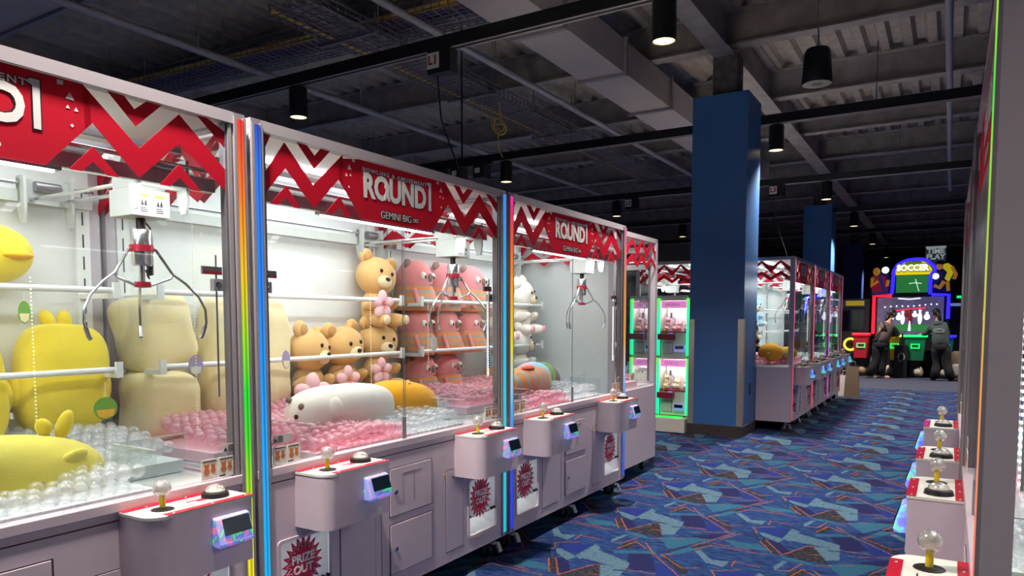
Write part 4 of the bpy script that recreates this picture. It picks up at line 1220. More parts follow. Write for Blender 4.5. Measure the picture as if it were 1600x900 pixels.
def teddy(label, loc, rz, mat='plush_tan', ear='plush_toffee', pad='plush_oat', s=1.0, yaw=0, tilt=0, group='teddy bears', down=False):
    t = thing('teddy_bear', label, 'plush toy', loc, rz, group)
    MB().ell((0, 0, 0.12), (0.105, 0.09, 0.135), nu=22, nv=14).build('body', mat, t, smooth='all')
    H = Matrix.Rotation(yaw, 3, 'Z') @ Matrix.Rotation(tilt, 3, 'Y')
    hc = Vector((0, -0.01, 0.335))
    hp = lambda v: hc + H @ Vector(v)
    MB().ell(hc, (0.146, 0.115, 0.128), nu=26, nv=16, mat=H).build('head', mat, t, smooth='all')
    for k in (-1, 1):
        e = MB().ell(hp((0.105 * k, 0.01, 0.11)), (0.052, 0.036, 0.052), nu=16, nv=10, mat=H).build('ear', mat, t, smooth='all')
        MB().ell(hp((0.105 * k, -0.018, 0.105)), (0.036, 0.016, 0.036), nu=14, nv=8, mat=H).build('inner_ear', ear, e, smooth='all')
        MB().ell(hp((0.045 * k, -0.108, 0.022)), (0.0125, 0.010, 0.0135), nu=10, nv=8, mat=H).build('eye', 'plush_dark', t, smooth='all')
    MB().ell(hp((0, -0.1, -0.04)), (0.056, 0.036, 0.044), nu=16, nv=10, mat=H).build('muzzle', 'plush_oat', t, smooth='all')
    MB().ell(hp((0, -0.133, -0.026)), (0.02, 0.012, 0.014), nu=10, nv=8, mat=H).build('nose', 'plush_dark', t, smooth='all')
    for k in (-1, 1):
        MB().ell((0.09 * k, -0.07, 0.15), (0.036, 0.085, 0.036), nu=14, nv=10, mat=Matrix.Rotation(R(-24) * k, 3, 'Z') @ Matrix.Rotation(R(-18), 3, 'X')).build('arm', mat, t, smooth='all')
        l = MB().ell((0.075 * k, -0.1, 0.045), (0.043, 0.095, 0.045), nu=14, nv=10, mat=Matrix.Rotation(R(12) * k, 3, 'Z')).build('leg', mat, t, smooth='all')
        MB().ell((0.075 * k + 0.02 * k, -0.185, 0.047), (0.03, 0.014, 0.032), nu=12, nv=8).build('foot_pad', pad, l, smooth='all')
    t.scale = (s, s, s)
    return t
def blossom(label, loc, rz, s=1.0):
    t = thing('blossom_cushion', label, 'plush toy', loc, rz, 'pink blossom cushions')
    for k in range(5):
        a = R(90 + 72 * k)
        MB().ell((0.05 * math.cos(a), 0, 0.05 * math.sin(a)), (0.045, 0.022, 0.034), nu=14, nv=8, mat=Matrix.Rotation(-a, 3, 'Y')).build('petal', 'plush_blossom', t, smooth='all')
    for k in range(7):
        a = R(360 * k / 7)
        MB().tube([(0, -0.024, 0), (0.03 * math.cos(a), -0.024, 0.03 * math.sin(a))], 0.0018, 4).build('stamen', 'plush_cheek', t)
    t.scale = (s, s, s)
B = [('tan teddy bear seated highest, above the upper white rail', 3.66, 1.455, -10, 14), ('tan teddy bear right end of the lower bear row', 3.67, 1.02, -8, 8),
     ('tan teddy bear in the middle of the lower bear row', 3.345, 1.0, 2, -6), ('tan teddy bear left end of the lower row, beside the cream cushion', 3.06, 0.985, 18, 10)]
for lab, y, z, yw, tl in B:
    teddy(lab, (FX + 0.03, y, z), R(90), yaw=R(yw), tilt=R(tl))
for lab, y, z, s in (('pink blossom cushion in the lap of the highest teddy bear', 3.57, 1.60, 1.0), ('pink blossom cushion held by the right lower teddy bear', 3.55, 1.17, 0.95),
                  ('pink blossom cushion held by the middle teddy bear', 3.245, 1.13, 1.0), ('big pink blossom cushion held by the left lower teddy bear', 2.955, 1.07, 1.35)):
    blossom(lab, (FX + 0.175, y, z), R(82), s)
# white roll plush and orange plush on the balls
t = thing('roll_plush', 'white sausage-shaped plush with small paws lying on the pink balls', 'plush toy', (-2.79, 2.83, 0.9), 0)
MB().ell((0, 0, 0.11), (0.15, 0.355, 0.145), e=0.72, nu=32, nv=22).build('body', 'plush_white', t, smooth='all')
MB().ell((0.02, 0.37, 0.03), (0.045, 0.05, 0.045)).build('tail', 'plush_white', t, smooth='all')
for z, y in ((0.15, -0.19), (0.02, -0.17)):
    MB().ell((0.14, y, z), (0.04, 0.035, 0.06)).build('paw', 'plush_white', t, smooth='all')
for x, z in ((0.05, 0.17), (-0.04, 0.2)):
    dot((x, -0.335, z), (0.014, 0.018, 0.018), 'plush_brown', t)
dot((0.03, -0.35, 0.12), (0.014, 0.012, 0.012), 'plush_dark', t, 'nose')
dot((0.1, -0.31, 0.06), (0.012, 0.018, 0.018), 'plush_brown', t, 'cheek')
t = thing('oval_plush', 'golden orange oval plush with dark script lying behind the white roll', 'plush toy', (-2.83, 3.36, 0.9), R(-12))
MB().ell((0, 0, 0.1), (0.15, 0.25, 0.135), e=0.85, nu=28, nv=18, mat=Matrix.Rotation(R(-8), 3, 'X')).build('body', 'plush_orange', t, smooth='all')
for k in range(5):
    y = 0.0 + k * 0.032
    ring = [(0.075 + 0.011 * math.sin(q * 0.9) - 0.006 * k * 0, y + 0.014 * math.cos(q * 0.9 + k), 0.216 - 0.016 * k * 0.55 + 0.004 * math.sin(q)) for q in range(8)]
    MB().tube(ring, 0.0032, 5).build('script_stitch', 'plush_dark', t, smooth=True)

def stripy(label, loc, rz, s=1.0, yaw=0, col='plush_pink', knit='knit'):
    t = thing('stripy_plush', label, 'plush toy', loc, rz, 'pink plush toys in striped sweaters')
    H = Matrix.Rotation(yaw, 3, 'Z')
    hp = lambda v: H @ Vector(v)
    prof = [(0.02, 0.0), (0.135, 0.008), (0.15, 0.06), (0.138, 0.12), (0.125, 0.165)]
    MB().lathe(prof + [(0.02, 0.17)], n=22).build('sweater', knit, t, smooth=True)
    MB().lathe([(0.05, 0.16), (0.124, 0.163), (0.128, 0.2), (0.122, 0.245), (0.104, 0.285), (0.078, 0.31), (0.045, 0.326), (0.01, 0.331)], n=22).build('head', col, t, smooth=True)
    for k in (-1, 1):
        MB().ell(hp((0.085 * k, 0.0, 0.3)), (0.034, 0.024, 0.034)).build('ear', 'plush_brown', t, smooth='all')
        e = MB().ell(hp((0.06 * k, -0.112, 0.225)), (0.024, 0.016, 0.024)).build('eye', 'plush_white', t, smooth='all')
        MB().ell(hp((0.055 * k, -0.127, 0.218)), (0.010, 0.006, 0.012), nu=10, nv=6).build('pupil', 'plush_dark', e, smooth='all')
        MB().tube([hp((0.115 * k, -0.07, 0.14)), hp((0.12 * k, -0.1, 0.08)), hp((0.115 * k, -0.115, 0.03))], [0.018, 0.014, 0.02], 8).build('arm', col, t, smooth=True)
    MB().ell(hp((0, -0.13, 0.215)), (0.022, 0.018, 0.028)).build('nose', 'plush_brown', t, smooth='all')
    MB().tube([hp((-0.02, -0.138, 0.165)), hp((0, -0.14, 0.172)), hp((0.02, -0.138, 0.165))], 0.003, 5).build('mouth', 'plush_dark', t)
    t.scale = (s, 0.85 * s, s)
rows = [(1.56, 1.12, ((4.09, 'leftmost'), (4.42, 'middle'), (4.78, 'rightmost')), 'top'), (1.24, 1.05, ((4.1, 'leftmost'), (4.43, 'middle'), (4.76, 'rightmost')), 'middle'), (0.93, 1.0, ((4.14, 'leftmost'), (4.45, 'rightmost')), 'bottom')]
for z, s, items, rn in rows:
    for y, pos in items:
        stripy('pink plush in striped sweater, %s of the %s row' % (pos, rn), (FX + 0.02, y, z), R(90), s, R(10))
teddy('cream white bear plush with pink paws at the upper rail of the third machine', (FX + 0.05, 5.52, 1.37), R(90), 'plush_white', 'plush_white', 'plush_rose', 1.05, R(18), R(-8), group='cream bears')
teddy('cream white bear plush lying low by the lower rail of the third machine', (FX + 0.05, 5.5, 0.98), R(90), 'plush_white', 'plush_white', 'plush_rose', 1.0, R(24), R(12), group='cream bears')
teddy('cream white bear plush wedged beside the pink striped toys', (FX + 0.03, 5.14, 1.32), R(90), 'plush_white', 'plush_white', 'plush_rose', 0.95, R(4), R(0), group='cream bears')
stripy('pale blue plush in striped sweater in the third machine', (FX + 0.1, 5.08, 0.95), R(90), 0.95, R(10), 'plush_blue')
t = thing('striped_plush', 'orange and grey striped plush lying on pink balls in the third machine', 'plush toy', (-2.74, 4.72, 0.92), R(6))
MB().ell((0, 0, 0.1), (0.14, 0.36, 0.13), e=0.9, nu=28, nv=18).build('body', 'knit_x', t, smooth='all')
MB().ell((0.0, 0.37, 0.06), (0.05, 0.06, 0.045)).build('foot', 'plush_orange', t, smooth='all')
MB().ell((0.05, -0.08, 0.22), (0.04, 0.09, 0.02)).build('sleeve', 'plush_cheek', t, smooth='all')
t = thing('blue_plush', 'light blue plush with green and brown end lying in the third machine', 'plush toy', (-2.92, 5.12, 0.93), R(-4))
MB().ell((0, 0, 0.1), (0.13, 0.22, 0.13), nu=26, nv=16).build('body', 'plush_blue', t, smooth='all')
MB().ell((0.0, 0.22, 0.075), (0.115, 0.13, 0.11)).build('head', 'plush_brown', t, smooth='all')
MB().ell((0.0, 0.17, 0.09), (0.13, 0.035, 0.13)).build('collar', 'plush_green', t, smooth='all')
MB().ell((0.04, -0.12, 0.19), (0.05, 0.09, 0.035)).build('bow', 'plush_rose', t, smooth='all')
# swing tags
def hang_tag(label, p, r, cols, cord):
    t = thing('swing_tag', label, 'tag', p, R(84), 'hanging prize tags')
    MB().cyl((0, -0.001, 0), (0, 0.001, 0), 1.0, n=20).build('card', cols[0], t)
    t.children[0].scale = (r[0], 1, r[1])
    MB().prism([(-0.8 * r[0], -0.1 * r[1]), (0.8 * r[0], -0.1 * r[1]), (0.6 * r[0], -0.7 * r[1]), (0, -0.9 * r[1]), (-0.6 * r[0], -0.7 * r[1])], -0.002, -0.001).build('card_print', cols[1], t)
    MB().tube([(0, 0, r[1]), (0.002, 0, r[1] + cord)], 0.0012, 4).build('cord', 'sticker', t)
hang_tag('round green tag with yellow print beside the yellow cushion', at(165, 638, x=-3.05), (0.048, 0.048), ('tag_green', 'tag_yellow'), 0.06)
hang_tag('small oval green and cream tag hanging below the upper rail', at(38, 488, x=-3.12), (0.022, 0.045), ('tag_green', 'plush_cream'), 0.03)
hang_tag('white and lilac oval tag hanging on beads before the cream cushions', at(306, 571, x=-2.95), (0.035, 0.048), ('tag_purple', 'tag_white'), 0.02)
hang_tag('small purple oval tag beside the left teddy bear', at(447, 562, x=-3.05), (0.025, 0.05), ('tag_purple', 'plush_cream'), 0.03)
hang_tag('white oval tag hanging in front of the pink striped toys', at(678, 537, x=-2.95), (0.035, 0.048), ('tag_white', 'tag_white'), 0.02)
# bead strings hanging from the machine roofs
P('bead', '#f4f2d8', 0.3, emit='#fffbe0', es=0.25)
for lab, u, x, z0, z1 in (('string of small white beads hanging before the yellow cushions', 50, -2.85, 0.98, 1.66), ('string of small white beads hanging before the cream cushions', 304, -2.95, 0.98, 2.0),
                          ('string of small white beads hanging before the top teddy bear', 579, -2.9, 1.1, 1.65), ('string of small white beads hanging before the pink striped toys', 669, -2.95, 1.2, 1.62)):
    p = at(u, 500, x=x)
    b = MB()
    z = z0
    while z < z1:
        b.ell((0, 0, z - z0), (0.0035, 0.0035, 0.0035), nu=5, nv=4)
        z += 0.014
    o = b.build('bead_string', 'bead', loc=(p.x, p.y, z0), smooth='all')
    tag(o, lab, 'bead string', None, 'stuff')

# ------------------------------------------------------------------ ball beds
ball_me = {k: MB().ell((0, 0, 0), (0.0255, 0.0255, 0.0255), nu=14, nv=9).mesh('ball_' + k, 'all') for k in ('clear', 'pink')}
rb = random.Random(5)
pool = []
def bed(key, origin, rotz, sx, where, pink_to, s0=0.06, s1=W - 0.06, front=True):
    M = Matrix.Translation(origin) @ Matrix.Rotation(rotz, 4, 'Z')
    pit = 0.049
    j = 0
    for layer in (0, 1):
        d = 0.068 + (0.025 if layer else 0)
        while d < 1.0:
            s = s0 + 0.03 + (pit / 2 if j % 2 else 0) + layer * 0.02
            while s < s1 - 0.03:
                chute = d < 0.36 and (s < 0.39 or s > 1.50)
                if not chute and not (layer == 0 and d > 0.3):
                    z = 0.889 + (0.052 if layer else 0) + 0.075 * min(1, max(0, (d - 0.15) / 0.7)) * layer + 0.014 * math.sin(s * 9 + d * 7) * layer + rb.uniform(-0.008, 0.008)
                    kind = 'pink' if s + 0.1 * math.sin(d * 8) < pink_to else 'clear'
                    p = M @ Vector((s * sx + rb.uniform(-0.006, 0.006), d + rb.uniform(-0.006, 0.006), z))
                    pool.append(((p - cam.location).length, key, kind, p, where, layer))
                s += pit
            d += pit * 0.87
            j += 1
    # coloured bed below the loose balls
    for a, c, mt_, nm in ((s0, min(pink_to, s1), 'pink_bed', 'pink'), (max(pink_to, s0), s1, 'white_bed', 'pale')):
        if c - a < 0.05:
            continue
        lo = 0.37 if a < 0.3 else a
        hi = 1.52 if c > 1.6 else c
        q = MB().box(a * sx, c * sx, 0.36, 1.02, 0.866, 0.915).box(lo * sx, hi * sx, 0.055, 0.36, 0.866, 0.895)
        tag(q.build('ball_pit_base', mt_, loc=origin, rot=(0, 0, rotz)), '%s sheet bed under the balls in the %s' % (nm, where), 'play bed')
bed('m2', (XL, YM[1], 0), R(90), 1, 'second claw machine', 1.06)
bed('m1', (XL, YM[0], 0), R(90), 1, 'nearest claw machine', 0.75)
bed('m3', (XL, YM[2], 0), R(90), 1, 'third claw machine', 1.02)
bed('r1', (0.07, 3.596, 0), R(-90), 1, 'nearest right-hand machine', 0.9)
bed('g1', (XG, 10.09, 0), R(90), SX, 'first far claw machine', 1.9)
bed('m4', (-2.505, 6.9, 0), R(180), 1, 'end machine of the left row', 1.9, s1=0.9)
def inview(p):
    q = p - cam.location
    wz = q.dot(_f)
    return wz > 0.3 and -30 < PX + FPX * q.dot(_r) / wz < 1630 and PY - FPX * q.dot(_u) / wz < 920
pool.sort(key=lambda a: (not (inview(a[3]) and a[5] == 1 and a[1] != 'r1'), a[0]))
NAMES = {'clear': 'clear plastic ball in the %s', 'pink': 'translucent pink plastic ball in the %s'}
rest = {}
for i, (dist, key, kind, p, where, layer) in enumerate(pool):
    if i < 300:
        o = obj('plastic_ball', ball_me[kind], loc=p)
        tag(o, NAMES[kind] % where, 'ball', '%s balls in the %s' % (kind, where))
    else:
        rest.setdefault((key, kind, where), []).append(p)
for (key, kind, where), ps in rest.items():
    b = MB()
    nu, nv = (12, 8) if key in ('m1', 'm2', 'm3') else (8, 5)
    for p in ps:
        b.ell(p, (0.0255, 0.0255, 0.0255), nu=nu, nv=nv)
    me = bpy.data.meshes.new('mesh')
    me.from_pydata(b.v, [], b.f)
    me.materials.append(MATS['ball_' + kind])
    me.polygons.foreach_set('use_smooth', [True] * len(me.polygons))
    o = obj('plastic_balls', me)
    tag(o, 'remaining %s plastic balls heaped in the %s' % (kind, where), 'balls', None, 'stuff')

# toys in the far and right machines
t = thing('oval_plush', 'orange bowling-pin plush on pink balls in the far machine', 'plush toy', (-2.12, 10.42, 0.95), R(20))
MB().ell((0, 0, 0.1), (0.17, 0.15, 0.13)).build('body', 'plush_orange', t, smooth='all')
MB().ell((0.22, 0.05, 0.09), (0.14, 0.1, 0.09)).build('neck', 'plush_gold', t, smooth='all')
rg_l = ['tan plush hanging in the first far machine, left of the claw', 'white plush against the back of the first far machine', 'black plush toy at the left of the first far machine', 'brown plush in the middle of the first far machine',
        'blue-grey plush right of the claw in the first far machine', 'small tan plush below the claw in the first far machine']
rg_m = ['plush_tan', 'plush_white', 'plush_black', 'plush_brown', 'plush_blue', 'plush_tan']
rg_p = [(-2.62, 10.6, 1.45), (-2.55, 10.45, 1.62), (-2.42, 10.4, 1.05), (-2.6, 11.0, 1.2), (-2.6, 11.4, 1.4), (-2.6, 11.2, 0.98)]
for lab, m_, p in zip(rg_l, rg_m, rg_p):
    teddy(lab, p, R(60), m_, m_, 'plush_white', 0.95, 0, 0, group='plush toys in the far machines')
for lab, m_, p, rz in (('pale blue plush inside the nearest right-hand machine', 'plush_blue', (0.62, 2.0, 1.15), -60), ('golden plush low inside the nearest right-hand machine', 'plush_gold', (0.45, 2.15, 0.93), -70), ('orange plush high inside the nearest right-hand machine', 'plush_orange', (0.85, 2.2, 1.5), -60)):
    teddy(lab, p, R(rz), m_, m_, 'plush_white', 1.1, 0, 0, group='plush toys in the right machine')
# ------------------------------------------------------------------ two-tier mini claw machine with green tubes (front faces -y)
P('mini_body', '#d5cfc4', 0.4, var=0.02)
P('mini_pink', '#e58ac8', 0.4, emit='#ef7fd0', es=0.55)
P('mini_shelf', '#8c2038', 0.4)
P('green_glow', '#30d850', 0.4, emit='#28e84a', es=1.3)
mt_x0, mt_y = -3.80, 9.42
t = thing('mini_claw_machine', 'two-tier mini claw machine with green light tubes left of the blue column', 'claw machine', (mt_x0, mt_y, 0))
CW = 0.41
TW = 2 * CW
P('mini_back', '#eef0f2', 0.5)
MB().box(0, TW, 0.32, 0.56, 0.2, 1.83).box(0, 0.02, 0.02, 0.32, 0.2, 1.83).box(TW - 0.02, TW, 0.02, 0.32, 0.2, 1.83).box(CW - 0.015, CW + 0.015, 0.02, 0.32, 0.2, 1.83).build('cabinet', 'mini_body', t)
MB().box(0, TW, 0.0, 0.32, 1.79, 1.83).build('top_cap', 'mini_body', t)
MB().box(-0.05, TW + 0.02, -0.16, 0.56, 0.0, 0.19).build('platform', 'mini_body', t, bevel=0.01)
MB().box(0.0, TW - 0.05, -0.10, -0.03, 0.19, 0.205).build('platform_light', 'green_glow', t)
for tx in (0.0, CW, TW):
    for z0, z1 in ((0.22, 0.985), (1.02, 1.79)):
        MB().cyl((tx + (0.02 if tx == 0 else 0), 0.0, z0), (tx + (0.02 if tx == 0 else 0), 0.0, z1), 0.022, n=12).build('light_tube', 'led_green', t, smooth=True)
for ti, zb in enumerate((0.21, 1.0)):
    MB().box(0, TW, 0.02, 0.32, zb + 0.76, zb + 0.79).build('tier_shelf', 'mini_body', t)
    for ci in range(2):
        x0 = ci * CW + 0.03
        x1 = (ci + 1) * CW - 0.03
        c = MB().box(x0, x1, 0.025, 0.30, zb, zb + 0.33).build('lower_panel', 'mini_body', t)
        MB().box(x0 - 0.01, x1 + 0.01, 0.01, 0.30, zb + 0.33, zb + 0.345).build('shelf_edge', 'mini_shelf', t)
        h = MB().box(x0, x1, 0.012, 0.04, zb + 0.66, zb + 0.755).build('header', 'mini_pink', t)
        q = MB()
        for k in range(7):
            q.box(x0 + 0.06 + k * 0.03, x0 + 0.08 + k * 0.03, 0.010, 0.012, zb + 0.69, zb + 0.725)
        q.build('header_print', 'decal_white', h)
        MB().box(x0, x1, 0.285, 0.30, zb + 0.345, zb + 0.76).build('back_panel', 'mini_back', t)
        MB().box(x0, x1, 0.04, 0.044, zb + 0.345, zb + 0.66).build('window', 'glass', t)
        MB().box(x0 + 0.02, x1 - 0.02, 0.1, 0.12, zb + 0.74, zb + 0.752).build('lamp_bar', 'light_white', t)
        b = MB().box(x0 - 0.02, x0 + 0.2, -0.07, 0.025, zb + 0.235, zb + 0.315).build('control_shelf', 'mini_shelf', t, bevel=0.004)
        MB().cyl((x0 + 0.06, -0.02, zb + 0.315), (x0 + 0.06, -0.02, zb + 0.35), 0.007).m(1).ell((x0 + 0.06, -0.02, zb + 0.362), (0.018, 0.018, 0.018), nu=10, nv=6).build('joystick', ['yellow_shaft', 'tag_yellow'], b, smooth=True)
        MB().cyl((x0 + 0.15, -0.02, zb + 0.315), (x0 + 0.15, -0.02, zb + 0.325), 0.025).build('button', 'reader_glow_blue', b, smooth=True)
        rdr = MB().box(x0 + 0.2, x1 - 0.005, -0.03, 0.025, zb + 0.07, zb + 0.16).build('card_reader', 'reader_glow', t, bevel=0.006)
        MB().box(x0 + 0.215, x1 - 0.02, -0.036, -0.03, zb + 0.11, zb + 0.155).build('reader_screen', 'screen', rdr)
        MB().box(x0 + 0.02, x0 + 0.17, 0.018, 0.025, zb + 0.04, zb + 0.2).m(1).box(x0 + 0.035, x0 + 0.155, 0.014, 0.018, zb + 0.055, zb + 0.185).build('prize_door', ['alu', 'flap'], t)
        cl = MB().box(x0 + 0.05, x0 + 0.13, 0.14, 0.2, zb + 0.6, zb + 0.66).build('crane_box', 'white', t)
        q = MB().cyl((x0 + 0.09, 0.17, zb + 0.53), (x0 + 0.09, 0.17, zb + 0.6), 0.014)
        for a in (0.3, 2.4, 4.5):
            q.tube([(x0 + 0.09, 0.17, zb + 0.54), (x0 + 0.09 + 0.05 * math.cos(a), 0.17 + 0.05 * math.sin(a), zb + 0.5), (x0 + 0.09 + 0.045 * math.cos(a), 0.17 + 0.045 * math.sin(a), zb + 0.45)], 0.005, 5)
        q.build('claw', 'alu_dark', cl)
al = bpy.data.lights.new('mini_lamp', 'AREA'); al.size = 0.6; al.size_y = 0.15; al.shape = 'RECTANGLE'; al.energy = 2.2
for zb in (0.21, 1.0):
    lo = bpy.data.objects.new('mini_lamp', al); COL.objects.link(lo); lo.parent = t; lo.location = (CW, 0.11, zb + 0.735)
rr = random.Random(3)
tier_n = ['lower', 'upper']
for ti, zb in enumerate((0.21, 1.0)):
    for ci in range(2):
        pal = [['plush_cream', 'plush_white'], ['plush_rose', 'plush_blossom']][ti]
        for k in range(9):
            gx = mt_x0 + ci * CW + 0.07 + (k % 4) * 0.085 + rr.uniform(-0.008, 0.008)
            gz = zb + 0.345 + 0.035 + (0.06 if k >= 4 else 0) + (0.06 if k >= 8 else 0)
            gy = mt_y + 0.12 + (0.08 if k % 2 else 0.0) + (0.05 if k >= 4 else 0)
            o = thing('mini_plush', 'small round plush in the %s %s cell of the green-lit machine' % (tier_n[ti], ['left', 'right'][ci]), 'plush toy', (gx, gy, gz), 0, 'small plush in the %s %s cell' % (tier_n[ti], ['left', 'right'][ci]))
            MB().ell((0, 0, 0), (0.042, 0.038, 0.036), nu=12, nv=8).build('body', pal[k % 2], o, smooth='all')
            for s in (-1, 1):
                MB().ell((0.025 * s, 0, 0.034), (0.012, 0.009, 0.014), nu=8, nv=6).build('ear', pal[k % 2], o, smooth='all')
                MB().ell((0.014 * s, -0.036, 0.006), (0.004, 0.003, 0.005), nu=6, nv=4).build('eye', 'plush_dark', o)

# yellow LED streak tube standing by the far machine side
# ------------------------------------------------------------------ soccer arcade game (front faces -y)
P('arcade_black', '#15141a', 0.5); P('arcade_navy', '#23264e', 0.5)
P('neon_red', '#ff2030', 0.4, emit='#ff1828', es=1.6, var=0); P('neon_blue', '#2030ff', 0.4, emit='#2418ff', es=2.2, var=0)
P('neon_yellow', '#ffd84a', 0.4, emit='#ffd23a', es=1.3, var=0); P('neon_green', '#30ff80', 0.4, emit='#20f070', es=1.2, var=0)
P('bin_red', '#b0182c', 0.45, emit='#c01830', es=0.06); P('bin_yellow', '#b89a30', 0.45, emit='#c8a020', es=0.06); P('bin_green', '#0f6a48', 0.45, emit='#0a7a48', es=0.06); P('bin_blue', '#1c5a78', 0.45, emit='#1c6a88', es=0.06)
P('marquee_yellow', '#e2c81e', 0.4, emit='#e8cc10', es=0.7); P('marquee_green', '#5a6a10', 0.4, emit='#6a7a10', es=0.5)
P('pitch_green', '#2c7a3c', 0.4, emit='#2a7a3a', es=0.55, var=0.2, scale=3); P('pitch_line', '#e8f4e8', 0.4, emit='#e8fff0', es=0.8)
P('crowd', '#5a5470', 0.4, emit='#4a4460', es=0.7, var=0.7, scale=7); P('crowd_light', '#e8eaf8', 0.4, emit='#eef0ff', es=1.2, var=0)
P('letter_cream', '#e8ecd8', 0.4, emit='#eef2dc', es=0.9); P('skin_print', '#c88a30', 0.5, emit='#c88a20', es=0.25); P('shirt_red', '#8e1a2c', 0.5, emit='#a01a30', es=0.2); P('shirt_blue', '#2c3a72', 0.5, emit='#2c3a82', es=0.15); P('shirt_yellow', '#d8cc20', 0.5, emit='#d8cc10', es=0.35); P('hair_print', '#2c1c10', 0.6)
Y_S = 22.0
def sx_(u):
    return at(u, 500, y=Y_S).x
def sz_(v):
    return at(1425, v, y=Y_S).z
xL, xR = sx_(1367), sx_(1480)
t = thing('soccer_arcade', 'black soccer arcade game with red and blue neon frame and big screens', 'arcade game', ((xL + xR) / 2, Y_S, 0))
ox = (xL + xR) / 2
u_ = lambda u: sx_(u) - ox
MB().box(u_(1364), u_(1483), 0.1, 0.9, 0, sz_(462)).build('cabinet', 'arcade_black', t)
MB().box(u_(1396), u_(1453), 0.1, 0.6, sz_(462), sz_(410)).build('upper_cabinet', 'arcade_black', t)
sc = MB().box(u_(1370), u_(1474), 0.06, 0.1, sz_(522), sz_(464)).build('screen', 'crowd', t)
MB().box(u_(1372), u_(1472), 0.05, 0.06, sz_(517), sz_(507)).build('pitch', 'pitch_green', sc)
rr = random.Random(8)
for k in range(10):
    uu = 1382 + k * 9
    MB().ell((u_(uu), 0.055, sz_(479.5 - 0.6 * math.sin(k) - k * 0.4)), (0.02, 0.008, 0.02), nu=10, nv=6).build('floodlight', 'crowd_light', sc)
for uu, vv, m_, hh in ((1410, 497, 'crowd_light', 0.42), (1422, 496, 'shirt_red', 0.5), (1437, 496, 'crowd_light', 0.46), (1404, 495, 'crowd_light', 0.2), (1448, 494, 'crowd_light', 0.22), (1416, 491, 'shirt_red', 0.18), (1392, 495, 'crowd_light', 0.18), (1429, 491, 'crowd_light', 0.15)):
    MB().ell((u_(uu), 0.05, sz_(vv) - 0.02), (0.05 if hh > 0.3 else 0.07, 0.012, hh * 0.36), nu=10, nv=8).cyl((u_(uu), 0.045, sz_(vv) + hh * 0.38), (u_(uu), 0.06, sz_(vv) + hh * 0.38), 0.035, n=10).build('screen_player', m_, sc)
MB().tube([(u_(1402), 0.05, sz_(466)), (u_(1420), 0.05, sz_(467.5)), (u_(1437), 0.05, sz_(466))], 0.015, 5).build('stadium_light', 'crowd_light', sc)
MB().tube([(u_(1400), 0.05, sz_(485)), (u_(1425), 0.05, sz_(482.5)), (u_(1445), 0.05, sz_(481))], 0.012, 5).build('banner', 'neon_red', sc)
MB().prism([(u_(1419), sz_(517)), (u_(1423), sz_(517)), (u_(1422), sz_(501)), (u_(1420.5), sz_(501))], 0.04, 0.05).build('goal_flag', 'crowd_light', sc)
def neon(pts, mat):
    MB().tube([(u_(a), 0.02, sz_(b)) for a, b in pts], 0.045, 8).build('neon_tube', mat, t, smooth=True)
neon([(1364.5, 522), (1364.5, 462), (1392, 461.5)], 'neon_red')
neon([(1481, 498), (1481, 461.5), (1454, 461)], 'neon_blue')
neon([(1392, 459), (1393.5, 430), (1393, 427), (1395, 420), (1400, 413), (1408, 408.5), (1416, 406), (1428, 405), (1438, 405.5), (1446, 408), (1450, 412), (1455, 416), (1459, 421), (1457, 425), (1453, 428), (1451.5, 432), (1452, 460)], 'neon_blue')
mq = MB().prism([(u_(a), sz_(b)) for a, b in ((1397, 429), (1397, 421), (1404, 414), (1412, 409), (1436, 408.5), (1444, 411), (1450, 417), (1454, 421), (1450, 429))], 0.0, 0.1).build('marquee', 'marquee_yellow', t)
MB().prism([(u_(a), sz_(b)) for a, b in ((1409, 413.5), (1412, 409), (1436, 408.5), (1439, 413.5))], -0.02, 0).build('marquee_band', 'marquee_green', mq)
me = text_mesh('SOCCER', 0.2, 'marquee_green', off=0.03, ext=0.01); wd = max(v.co.x for v in me.vertices) - min(v.co.x for v in me.vertices); me.transform(Matrix.Diagonal((0.80 / wd, 1, 1.15, 1)))
obj('lettering', me, mq, loc=(u_(1423), -0.02, sz_(419)))
me = text_mesh('SOCCER', 0.2, 'letter_cream', off=0.012, ext=0.01); wd = max(v.co.x for v in me.vertices) - min(v.co.x for v in me.vertices); me.transform(Matrix.Diagonal((0.76 / wd, 1, 1.1, 1)))
obj('lettering', me, mq, loc=(u_(1423), -0.045, sz_(419)))
us = MB().box(u_(1398), u_(1448), 0.03, 0.1, sz_(457), sz_(430)).build('upper_screen', 'pitch_green', t)
MB().tube([(u_(1418), 0.028, sz_(443)), (u_(1426), 0.028, sz_(442)), (u_(1438), 0.028, sz_(443))], 0.008, 4).tube([(u_(1428), 0.028, sz_(436)), (u_(1431), 0.028, sz_(446)), (u_(1434), 0.028, sz_(455))], 0.008, 4).build('pitch_line', 'pitch_line', us)
